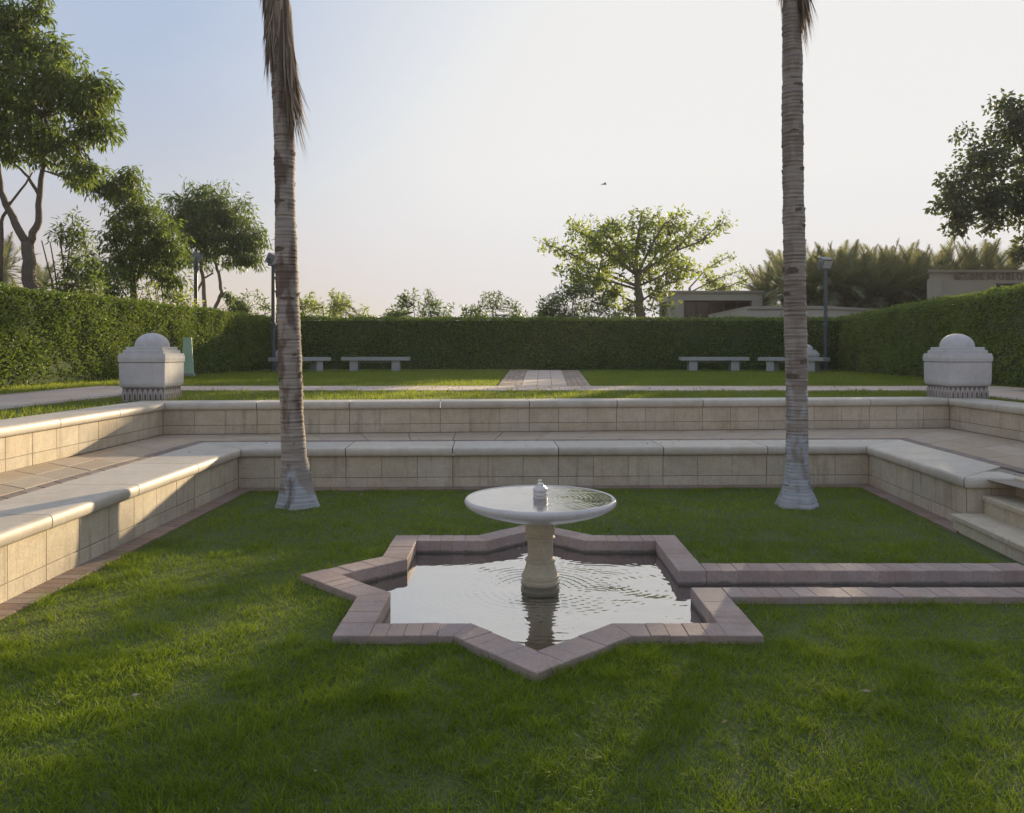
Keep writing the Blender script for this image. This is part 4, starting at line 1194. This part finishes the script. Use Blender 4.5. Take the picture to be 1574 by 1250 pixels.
def skirt_frond(r0, z_top, ln, n, a0, a1, flare, seed, thick=0.05):
    """a hanging dead fan: many thin strands lying down the trunk"""
    r_ = np.random.default_rng(seed)
    N = n
    a = r_.uniform(a0, a1, N); zt = z_top + r_.uniform(-.12, .12, N)
    l_ = ln * r_.uniform(.6, 1.0, N)
    rr = r0 + r_.uniform(0.0, thick, N)
    fl = flare * r_.uniform(.3, 1.0, N)
    V, F, T = [], [], []
    for i in range(N):
        c, s_ = math.cos(a[i]), math.sin(a[i]); tx, ty = -s_, c
        w = r_.uniform(.005, .014); da = r_.normal() * .05
        p0 = np.array([c * rr[i], s_ * rr[i], zt[i]]); p1 = p0 + np.array([c * fl[i] * .35 + tx * da * .5, s_ * fl[i] * .35 + ty * da * .5, -l_[i] * .6]); p2 = p0 + np.array([c * fl[i] + tx * da, s_ * fl[i] + ty * da, -l_[i]])
        t_ = np.array([tx, ty, 0]) * w
        b = len(V)
        V += [p0 - t_, p0 + t_, p1 - t_, p1 + t_, p2]
        F += [(b, b + 1, b + 3), (b, b + 3, b + 2), (b + 2, b + 3, b + 4)]
        T += [r_.random()] * 5
    return mesh_np('dead_frond', np.array(V), np.array(F), np.array(T))

def tall_palm(label, pts, bark, skirts, crown_z, seed):
    base = Vector(pts[0][0])
    t = thing('palm_tree', label, 'palm tree', base, 0, 'tall palms on the sunken lawn')
    rr = random.Random(seed)
    # dense rings with leaf scars
    P = [Vector(p) - base for p, r in pts]; Rr = [r for p, r in pts]
    zs = [p.z for p in P]
    def samp(z):
        for i in range(len(zs) - 1):
            if z <= zs[i + 1] or i == len(zs) - 2:
                w = (z - zs[i]) / (zs[i + 1] - zs[i]); w2 = w
                return P[i].lerp(P[i + 1], w2), lerp(Rr[i], Rr[i + 1], w2)
    n = 36
    verts, faces = [], []
    z = -0.05; k = 0
    rows = []
    while z < zs[-1]:
        ring_h = rr.uniform(0.028, 0.046)
        bump = rr.uniform(0.001, 0.006) * (1 if z > .9 else .25)
        rows.append((z, bump)); rows.append((z + ring_h * .72, bump * .8)); rows.append((z + ring_h * .8, -0.0015))
        z += ring_h
    for (z, bu) in rows:
        c, r_ = samp(max(z, 0)); r_ *= 1 + .035 * math.sin(z * 5.1 + seed) * math.sin(z * 11.3 + 2 * seed) 
        ph = rr.uniform(0, 6.28)
        flare = max(0, 1 - max(z, 0) / 0.30)
        for q in range(n):
            a = 2 * math.pi * q / n
            lob = 1 + flare * 0.10 * math.sin(5 * a + seed) + flare * .05 * math.sin(11 * a + seed * 2)
            r2 = (r_ + bu * (1 + .6 * math.sin(2 * a + ph)) + rr.uniform(-.0012, .0012)) * lob
            verts.append((c.x + r2 * math.cos(a), c.y + r2 * math.sin(a), z + 0.004 * math.sin(a + ph)))
    m = len(rows)
    for i in range(m - 1):
        for q in range(n):
            q2 = (q + 1) % n
            faces.append((i * n + q, i * n + q2, (i + 1) * n + q2, (i + 1) * n + q))
    me = mesh_py('trunk', verts, faces, True)
    link('trunk', me, bark, t)
    mb = MB()
    for k in range(46):
        zz = rr.uniform(1.2, zs[-1] - .4); c, r_ = samp(zz)
        a0 = rr.uniform(0, 6.28); da = rr.uniform(.5, 1.5); hh = rr.uniform(.02, .06); pr = rr.uniform(.004, .014)
        m_ = 7; vs = []
        for q in range(m_):
            a = a0 + da * q / (m_ - 1); e = math.sin(math.pi * q / (m_ - 1)); dz = rr.uniform(-.006, .006)
            vs += [(c.x + (r_ + .003) * math.cos(a), c.y + (r_ + .003) * math.sin(a), zz - hh * .5 + dz), (c.x + (r_ + .004 + pr * e) * math.cos(a), c.y + (r_ + .004 + pr * e) * math.sin(a), zz + hh * (.3 + .4 * e) + dz)]
        mb.add(vs, [(2 * q, 2 * q + 2, 2 * q + 3, 2 * q + 1) for q in range(m_ - 1)])
    tag(mb.build('torn_leaf_bases', M['bark'], t), kind='stuff')
    for s in skirts:
        me = skirt_frond(*s[2:]) if False else skirt_frond(s['r'], s['z'] - base.z, s['len'], s['n'], s['a0'], s['a1'], s['flare'], s['seed'], s.get('thick', .05))
        o = link('dead_frond', me, M['dead_frond'], t)
        c, _ = samp(s['z'] - base.z)
        o.location = (c.x, c.y, 0)
    top, _ = samp(zs[-1])
    for k in range(14):
        o = link('frond', fan, M['frond'], t)
        o.location = top + Vector((0, 0, 0.05))
        o.rotation_euler = (0, R(rr.uniform(-55, 10)), k * 2.4)
        s = rr.uniform(.9, 1.2); o.scale = (s, s, s)
    return t
def palm_pts(lst, d):
    out = []
    for px, py, w in lst:
        p = at(px, py, d); out.append((p, w * .95 / 2 / FPX * d))
    return out
DP = 7.9
lp = palm_pts([(459, 787, 76), (459, 775, 66), (457, 755, 56), (455, 730, 46), (452, 700, 40), (449, 640, 36), (446, 560, 36), (443, 480, 36), (440, 400, 35), (438, 300, 31), (437, 220, 31), (434, 120, 34), (427, 0, 32), (418, -160, 28), (412, -330, 24)], DP)
sk = []
for k in range(7):
    sk.append(dict(r=0.096, z=4.98 + k * 0.16, **{'len': random.uniform(.75, .95)}, n=90, a0=0, a1=6.28, flare=0.006, seed=100 + k, thick=.022))
sk += [dict(r=0.09, z=5.0, **{'len': 1.30}, n=110, a0=-1.0, a1=0.7, flare=0.15, seed=131, thick=.035), dict(r=0.09, z=4.7, **{'len': 1.02}, n=90, a0=-0.9, a1=0.5, flare=0.18, seed=132, thick=.04),
       dict(r=0.09, z=4.55, **{'len': 1.1}, n=40, a0=-0.8, a1=0.4, flare=0.26, seed=133, thick=.05)]
tall_palm('tall palm trunk on the left with a bundle of dead fronds hanging down it', lp, palm_bark('palm_bark_ringed', 0.62, 0.85, 3.0), sk, 7.0, 3)
rp = palm_pts([(1224, 784, 70), (1225, 770, 60), (1225, 752, 46), (1225, 725, 37), (1225, 690, 34), (1225, 640, 33), (1224, 560, 34), (1222, 480, 34), (1221, 380, 33), (1219, 280, 32), (1218, 180, 32), (1218, 90, 31), (1217, 40, 28), (1216, -20, 26), (1214, -330, 24)], 7.9)
sk = [dict(r=0.08, z=5.55, **{'len': .95}, n=90, a0=-1.0, a1=0.5, flare=0.12, seed=151, thick=.07), dict(r=0.08, z=5.75, **{'len': 1.0}, n=60, a0=-0.8, a1=0.4, flare=0.14, seed=152, thick=.06), dict(r=0.085, z=5.6, **{'len': .6}, n=60, a0=0, a1=6.28, flare=.01, seed=153, thick=.02)]
tall_palm('tall bare palm trunk on the right with a whitewashed flared foot', rp, palm_bark('palm_bark_grey', 1.5, 0.35, 8.0), sk, 7.0, 8)

# ------------------------------------------------------------------ date palms far behind
def date_frond(bend, L, seed):
    r_ = random.Random(seed)
    V, F, T = [], [], []
    n = 34
    pts = []
    for i in range(n + 1):
        s = i / n
        pts.append(np.array([L * (s - bend * .25 * s * s), 0, -bend * L * 0.5 * s ** 2.2]))
    for i in range(2, n):
        p = pts[i]; dd = pts[i + 1] - pts[i - 1]; dd /= np.linalg.norm(dd)
        ll = L * 0.23 * math.sin(math.pi * min(1, (i / n) * .9 + .1)) * r_.uniform(.8, 1.1) + .05
        for sd in (-1, 1):
            tip = p + dd * ll * .75 + np.array([0, sd * ll * .75, ll * r_.uniform(.0, .35)])
            w = dd * 0.05
            b = len(V); V += [p - w, p + w, tip]; F.append((b, b + 1, b + 2)); T += [r_.random()] * 3
    for i in range(0, n, 4):
        p, q = pts[i], pts[min(n, i + 4)]; w = np.array([0, .025, 0])
        b = len(V); V += [p - w, p + w, q]; F.append((b, b + 1, b + 2)); T += [.8] * 3
    return mesh_np('frond', np.array(V), np.array(F), np.array(T))
fr = [date_frond(b_, 3.0, k) for k, b_ in enumerate((0.15, 0.45, 0.8, 1.15))]
for x in fr: x.materials.append(M['frond'])
trunk_me = None
def date_palm(px, py, d, s, label, seed, nf=26, grp='date palms in a row beyond the garden'):
    c = at(px, py, d)
    t = thing('date_palm', label, 'palm tree', (c.x, c.y, Z_UP), 0, grp)
    rr = random.Random(seed)
    h = c.z - Z_UP
    mb = MB(); mb.lathe([(0.32 * s, -.05), (0.24 * s, h * .3), (0.25 * s, h * .8), (0.33 * s, h * .97), (0.2 * s, h + .1)], 10); mb.build('trunk', M['bark'], t, smooth=True)
    for k in range(nf):
        e = k / nf
        o = link('frond', fr[min(3, int(e * 4))], M['frond'], t)
        o.location = (0, 0, h)
        o.rotation_euler = (0, -R(lerp(80, -14, e ** .85) + rr.uniform(-8, 8)), k * 2.39996 + rr.uniform(-.2, .2))
        q = s * rr.uniform(.85, 1.1); o.scale = (q, q, q)
    return t
pal = [(1176, 448, 50, 1.05, 'date palm just right of the pavilion, lowest of the row'), (1208, 436, 49, 1.1, 'date palm partly behind the bare palm trunk'), (1244, 440, 37, .88, 'date palm between the bare palm trunk and the lamp post'),
       (1288, 431, 36.5, .95, 'tall date palm directly right of the lamp head'), (1320, 437, 37.5, .90, 'second date palm right of the lamp head'), (1350, 440, 36, .88, 'third date palm right of the lamp head'),
       (1382, 436, 37, .90, 'fourth date palm right of the lamp head'), (1412, 438, 38, .92, 'date palm at the left end of the lettered building'), (1446, 431, 39.5, .97, 'date palm above the left end of the lettering'),
       (1484, 430, 40, .98, 'date palm above the first word on the building'), (1514, 424, 39.5, 1.0, 'date palm with a tall slanting frond above the lettering'), (1552, 431, 40.5, 1.0, 'date palm behind the lettered building under the dark tree')]
for k, a in enumerate(pal): date_palm(a[0], a[1] + 17, a[2], a[3] * .94, a[4], seed=300 + k, nf=34)
for k, (px, w_) in enumerate(((1228, 'just right of the bare palm trunk'), (1268, 'straight behind the lamp post'), (1305, 'in the gap after the lamp head'), (1336, 'in the middle of the row'), (1367, 'right of the middle of the row'), (1398, 'just before the lettered building'), (1430, 'over the left corner of the lettered building'))):
    date_palm(px, 454 - (k % 3) * 3, 42.5 + (k % 2), .98, 'rear date palm ' + w_, seed=360 + k, nf=22)
date_palm(4, 418, 48, .9, 'hazy palm at the left edge behind the hedge', 340, 22, None)
date_palm(66, 446, 62, .9, 'distant hazy palm just right of the forked trunk', 341, 22, None)

# ------------------------------------------------------------------ buildings beyond the hedge
def wall_box(mb, x0, x1, y0, y1, z0, z1): mb.box(x0, x1, y0, y1, z0, z1)
D = 44.0
DEPTH = 3.3
xa, xb = at(1030, 540, D).x, at(1172, 540, D).x
zt = at(0, 447, D).z; zo_ = at(0, 462, D).z
pv = thing('pavilion', 'flat roofed beige pavilion with dark glazed openings beside the spreading tree', 'building', (xa, D, Z_UP))
W_, DEP = xb - xa, DEPTH
zr = zt - Z_UP; zl = zo_ - Z_UP
mb = MB()
t_ = 0.35
# front wall: piers and lintel around one wide opening; left wall the same with a narrow opening
xo0, xo1 = at(1051, 540, D).x - xa, at(1156, 540, D).x - xa
mb.box(0, xo0, 0, t_, -0.1, zl); mb.box(xo1, W_, 0, t_, -0.1, zl); mb.box(0, W_, 0, t_, zl + .002, zr - .12)
mb.box(0.0, t_, t_ + .002, 0.9, -0.1, zl); mb.box(0, t_, 3.0, DEP - t_ - .002, -0.1, zl); mb.box(0, t_, t_ + .002, DEP - t_ - .002, zl + .002, zr - .12)
mb.box(W_ - t_, W_, t_ + .002, DEP - t_ - .002, -0.1, zr - .12); mb.box(0, W_, DEP - t_, DEP, -.1, zr - .12)
mb.box(xo0 + .002, xo1 - .002, .04, t_, -0.1, 0.9)
mb.build('wall', M['building'], pv)
mb = MB(); mb.box(-.1, W_ + .1, -.1, DEP + .1, zr - .118, zr); mb.build('roof', M['roofing'], pv)
wd = MB(); fw = 0.09
n_p = 5
for k in range(n_p + 1):
    x = lerp(xo0, xo1, k / n_p); wd.box(x - fw / 2 if 0 < k < n_p else x - (0 if k == 0 else fw), x + fw / 2 if 0 < k < n_p else x + (fw if k == 0 else 0), 0.15, 0.24, 0.9, zl)
wd.box(xo0 + fw, xo1 - fw, 0.16, 0.235, zl - fw, zl - .001)
win = wd.build('window', M['dark_frame'], pv)
for k in range(n_p):
    x0_, x1_ = lerp(xo0, xo1, k / n_p) + fw / 2, lerp(xo0, xo1, (k + 1) / n_p) - fw / 2
    mb = MB(); mb.box(x0_, x1_, 0.185, 0.2, 0.9, zl - fw); mb.build('pane', M['glass'], win)
wd = MB()
for y in (0.9, 1.92, 2.93): wd.box(0.12, 0.2, y, y + .07, -.1, zl - .001)
win = wd.build('window', M['dark_frame'], pv)
for (y0, y1) in ((0.97, 1.92), (1.99, 2.93)):
    mb = MB(); mb.box(0.15, 0.165, y0, y1, -.1, zl - .002); mb.build('pane', M['glass'], win)

def poly_block(name, label, pts, d_list, ytops, cat='building', cap=0.12):
    """long low building from front wall pixels: a chain of wall corners with its roof edge"""
    ps = [at(px, 540, d) for px, d in zip(pts, d_list)]
    zt_ = [at(0, yt, d).z for yt, d in zip(ytops, d_list)]
    z = sum(zt_) / len(zt_)
    t = thing(name, label, cat, (ps[0].x, ps[0].y, Z_UP))
    b0 = Vector((ps[0].x, ps[0].y, Z_UP))
    back = [p + Vector((1.2, 2.4, 0)) for p in ps]
    def block(mb, inset, z0, z1):
        n = len(ps)
        loop = [(p.x, p.y - inset) for p in ps] + [(p.x, p.y + inset) for p in back[::-1]]
        vs = [(x - b0.x, y - b0.y, zz) for zz in (z0, z1) for x, y in loop]
        m = len(loop)
        mb.add(vs, [tuple(range(m))[::-1], tuple(range(m, 2 * m))] + [(i, (i + 1) % m, m + (i + 1) % m, m + i) for i in range(m)])
    mb = MB(); block(mb, 0, -.1, z - Z_UP - cap); mb.build('wall', M['building'], t)
    mb = MB(); block(mb, 0.08, z - Z_UP - cap + .002, z - Z_UP); mb.build('roof', M['roofing'], t)
    return t
poly_block('low_building', 'long low beige building with a bent front seen just above the back hedge', [1088, 1148, 1268, 1360], [40.0, 32.6, 32.4, 35.0], [481, 475, 475, 471])
poly_block('low_building', 'low brown block with flat roof in front of the date palms', [1288, 1352], [43.0, 42.5], [465, 465])
# lettered building
D = 33.5
xa = at(1424, 540, D).x; zt = at(0, 415, D).z
lb = thing('lettered_building', 'beige flat roofed building with dark lettering above the right hedge', 'building', (xa, D, Z_UP))
mb = MB(); h = zt - Z_UP
mb.box(-.12, 0.5, -0.3, 3.2, -.1, at(0, 430, D).z - Z_UP); mb.box(0.502, 9.5, -0.06, 3.2, -.1, at(0, 432, D).z - Z_UP); mb.box(0.12, 9.5, 0, 3.2, at(0, 432, D).z - Z_UP + .002, h - .12)
mb.v = [(x + 0.56 * max(0, y), y, z) for x, y, z in mb.v]
mb.build('wall', M['building'], lb)
mb = MB(); mb.box(0.0, 9.6, -.12, 3.3, h - .118, h); mb.v = [(x + 0.56 * max(0, y), y, z) for x, y, z in mb.v]; mb.build('roof', M['roofing'], lb)
mb = MB(); mb.box(2.9, 7.0, -0.09, -.062, 0.9, at(0, 436, D).z - Z_UP); w_ = mb.build('window', M['dark_frame'], lb)
fc = bpy.data.curves.new('lettering', 'FONT'); fc.body = 'MIOLANNE INT CHILL CE'; fc.size = 0.42; fc.extrude = 0.03; fc.offset = 0.012; fc.space_character = 1.05
tmp = bpy.data.objects.new('lettering_tmp', fc); COL.objects.link(tmp)
dg = bpy.context.evaluated_depsgraph_get()
me = bpy.data.meshes.new_from_object(tmp.evaluated_get(dg)); bpy.data.objects.remove(tmp)
me.materials.clear()
lt = link('lettering', me, M['letter'], lb, (at(1466, 540, D).x - xa, -0.015, at(0, 431, D).z - Z_UP + .03), (R(90), 0, 0))
wid = max(v.co.x for v in me.vertices)
lt.scale = ((at(1574, 540, D).x - at(1466, 540, D).x) / wid,) * 1 + (0.95, 1)

# ------------------------------------------------------------------ bird
bd = thing('bird', 'tiny dark bird flying in the pale sky left of the spreading tree top', 'bird', at(929, 283.5, 40), R(20))
mb = MB()
mb.tube([(-.12, 0, 0), (-.05, 0, .01), (.04, 0, .01), (.1, 0, .02), (.13, 0, .015)], [.006, .03, .034, .02, .004], 8); mb.build('body', M['bird'], bd, smooth=True)
for s in (-1, 1):
    mb = MB(); mb.add([(-.04, s * .02, .02), (.05, s * .02, .02), (.03, s * .13, .07), (-.03, s * .12, .065), (-.05, s * .24, .0), (-.02, s * .23, .005)], [(0, 1, 2, 3), (3, 2, 5, 4)])
    o = mb.build('wing', M['bird'], bd); md = o.modifiers.new('thick', 'SOLIDIFY'); md.thickness = .006
mb = MB(); mb.add([(-.11, -.01, 0), (-.11, .01, 0), (-.2, .03, 0), (-.2, -.03, 0)], [(0, 1, 2, 3)]); o = mb.build('tail', M['bird'], bd); md = o.modifiers.new('thick', 'SOLIDIFY'); md.thickness = .006

# ------------------------------------------------------------------ dusty evening air
mb = MB(); mb.box(-70, 70, -30, 90, -1.6, 16.5)
hz = mb.build('haze', None); tag(hz, kind='stuff')
m, n, l = new_mat('haze_air')
out = nd(n, 'ShaderNodeOutputMaterial'); pvv = nd(n, 'ShaderNodeVolumePrincipled')
pvv.inputs['Color'].default_value = (0.93, 0.93, 0.95, 1); pvv.inputs['Density'].default_value = 0.0006; pvv.inputs['Anisotropy'].default_value = 0.2
l.new(pvv.outputs[0], out.inputs['Volume'])
hz.data.materials.append(m)

# ------------------------------------------------------------------ grass
def grass_mesh(name, x, y, z0, hgt, wid, lean_amp, seg3=True, seed=0):
    N = len(x)
    hgt = hgt * np.where(vnoise(x, y, 0.12, seed + 12) > .74, 1.55, 1.0)
    lump = vnoise(x, y, 0.22, seed) * .5 + vnoise(x, y, 0.09, seed + 1) * .5
    patch = vnoise(x, y, 1.1, seed + 2) * .6 + vnoise(x, y, 0.4, seed + 3) * .4
    h = hgt * (0.25 + 1.35 * lump ** 1.3) * rng.uniform(0.55, 1.25, N)
    fa = vnoise(x, y, 0.17, seed + 4) * 14.0 + rng.normal(size=N) * 1.5
    la = h * lean_amp * rng.uniform(0.2, 1.3, N)
    dx, dy = np.cos(fa), np.sin(fa)
    wa = rng.uniform(0, np.pi, N)
    wx, wy = np.cos(wa) * wid * rng.uniform(.7, 1.3, N), np.sin(wa) * wid * rng.uniform(.7, 1.3, N)
    zb = np.full(N, z0 - 0.005)
    tint = np.clip(patch * 0.75 + rng.random(N) * 0.5 - 0.2 + 0.4 * (rng.random(N) > .965) + .3 * np.clip(vnoise(x, y, 0.5, seed + 9) - .72, 0, 1) * 4 * rng.random(N), 0, 1)
    if seg3:
        V = np.stack([np.stack([x - wx, y - wy, zb], 1), np.stack([x + wx, y + wy, zb], 1),
                      np.stack([x + dx * la * .35 - wx * .75, y + dy * la * .35 - wy * .75, z0 + h * .6], 1), np.stack([x + dx * la * .35 + wx * .75, y + dy * la * .35 + wy * .75, z0 + h * .6], 1),
                      np.stack([x + dx * la, y + dy * la, z0 + h], 1)], 1).reshape(-1, 3)
        b = np.arange(N)[:, None] * 5
        F = np.concatenate([b + np.array([[0, 1, 3]]), b + np.array([[0, 3, 2]]), b + np.array([[2, 3, 4]])], 0)
        return mesh_np(name, V, F, np.repeat(tint, 5))
    V = np.stack([np.stack([x - wx, y - wy, zb], 1), np.stack([x + wx, y + wy, zb], 1), np.stack([x + dx * la, y + dy * la, z0 + h], 1)], 1).reshape(-1, 3)
    F = np.arange(N * 3).reshape(-1, 3)
    return mesh_np(name, V, F, np.repeat(tint, 3))
def scatter(n, x0, x1, y0, y1): return rng.uniform(x0, x1, n), rng.uniform(y0, y1, n)
low_in = [(p.x, p.y) for p in [LOW[0] - mitre(LOW, 0) * 0.185, LOW[1] - mitre(LOW, 1) * 0.185, LOW[2] - mitre(LOW, 2) * 0.185, LOW[3] - perp(LOW[2], LOW[3]) * 0.185]] + [(3.68, 6.8), (3.5, 5.6), (3.45, 4.8), (3.3, 3.0), (3.3, 0.6)]
trunks = [(lp[0][0].x, lp[0][0].y, .2), (rp[0][0].x, rp[0][0].y, .2)]
def lawn_keep(x, y):
    k = in_poly(x, y, low_in) & ~in_poly(x, y, OUT_OUT)
    for tx, ty, tr in trunks: k &= np.hypot(x - tx, y - ty) > tr
    return k
xs, ys = [], []
for (n, y0, y1) in ((190000, 2.0, 4.2), (110000, 4.2, 6.4), (85000, 6.4, 9.2)):
    x, y = scatter(n, -3.2, 4.2, y0, y1)
    k = lawn_keep(x, y); xs.append(x[k]); ys.append(y[k])
x, y = np.concatenate(xs), np.concatenate(ys)
k = rng.random(len(x)) < 0.45 + 0.75 * vnoise(x, y, 0.13, 77)
x, y = x[k], y[k]
near = y < 4.2
for nm, sel, s3 in (('grass', near, True), ('grass', ~near, False)):
    me = grass_mesh(nm, x[sel], y[sel], Z_SOIL, 0.034, 0.0020 if s3 else 0.0028, 1.5, s3, 5)
    tag(link(nm, me, M['grass']), kind='stuff')
# upper lawn
def upper_keep(x, y):
    k = np.ones(len(x), dtype=bool)
    ub = [(p.x, p.y) for p in [UPP[i] + mitre(UPP, i) * 0.45 for i in range(4)]]
    poly = [(ub[0][0], -9), ub[0], ub[1], ub[2], ub[3], (ub[3][0], -9)]
    k &= ~in_poly(x, y, poly)
    k &= ~((x > -7.93) & (x < -5.87) & (y < 15.23)) & ~((x > -7.9) & (x < 9.33) & (y > 13.47) & (y < 15.23)) & ~((x > 6.97) & (x < 8.53) & (y < 13.5))
    w = (y - 15.2) / 12.8
    k &= ~((y > 15.1) & (x > -0.31 + .21 * w) & (x < 1.55 + .84 * w))
    k &= (x > np.interp(y, [7.5, 29], [-10.1, -8.85])) & (x < np.interp(y, [10, 29], [8.85, 11.95]))
    return k
x, y = scatter(330000, -10.2, 12, 5.5, 28.9)
k = upper_keep(x, y) & (rng.random(len(x)) < np.clip(1.6 - y / 26, .3, 1))
x, y = x[k], y[k]
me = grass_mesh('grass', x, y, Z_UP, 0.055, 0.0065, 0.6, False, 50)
tag(link('grass', me, M['grass_upper_sunlit']), kind='stuff')

# ------------------------------------------------------------------ fallen leaves and clippings
fx, fy, fz = [], [], []
x, y = scatter(150, -3.0, 4.0, 2.2, 9.0); k = lawn_keep(x, y)
fx.append(x[k]); fy.append(y[k]); fz.append(np.full(k.sum(), Z_SOIL + .03))
x, y = scatter(70, -3.7, 4.7, 4.0, 9.8); k = ~in_poly(x, y, [(p.x, p.y) for p in LOW[:4]] + [(3.95, 0.6)]) & (x < 4.7)
k &= in_poly(x, y, [(p.x, p.y) for p in UPP]); fx.append(x[k]); fy.append(y[k]); fz.append(np.full(k.sum(), Z_TER + .004))
x, y = scatter(260, -7.8, 9.2, 13.6, 15.1); fx.append(x); fy.append(y); fz.append(np.full(len(x), ZP + .004))
x, y = np.concatenate(fx), np.concatenate(fy); N = len(x)
D_ = rng.normal(size=(N, 3)); D_[:, 2] *= .12
V, F, T = leaves(np.stack([x, y, np.concatenate(fz)], 1), D_, rng.uniform(.02, .05, N), rng.uniform(.008, .018, N), rng.random(N))
tag(link('fallen_leaves', mesh_np('fallen_leaves', V, F, T), M['dead_frond']), kind='stuff')
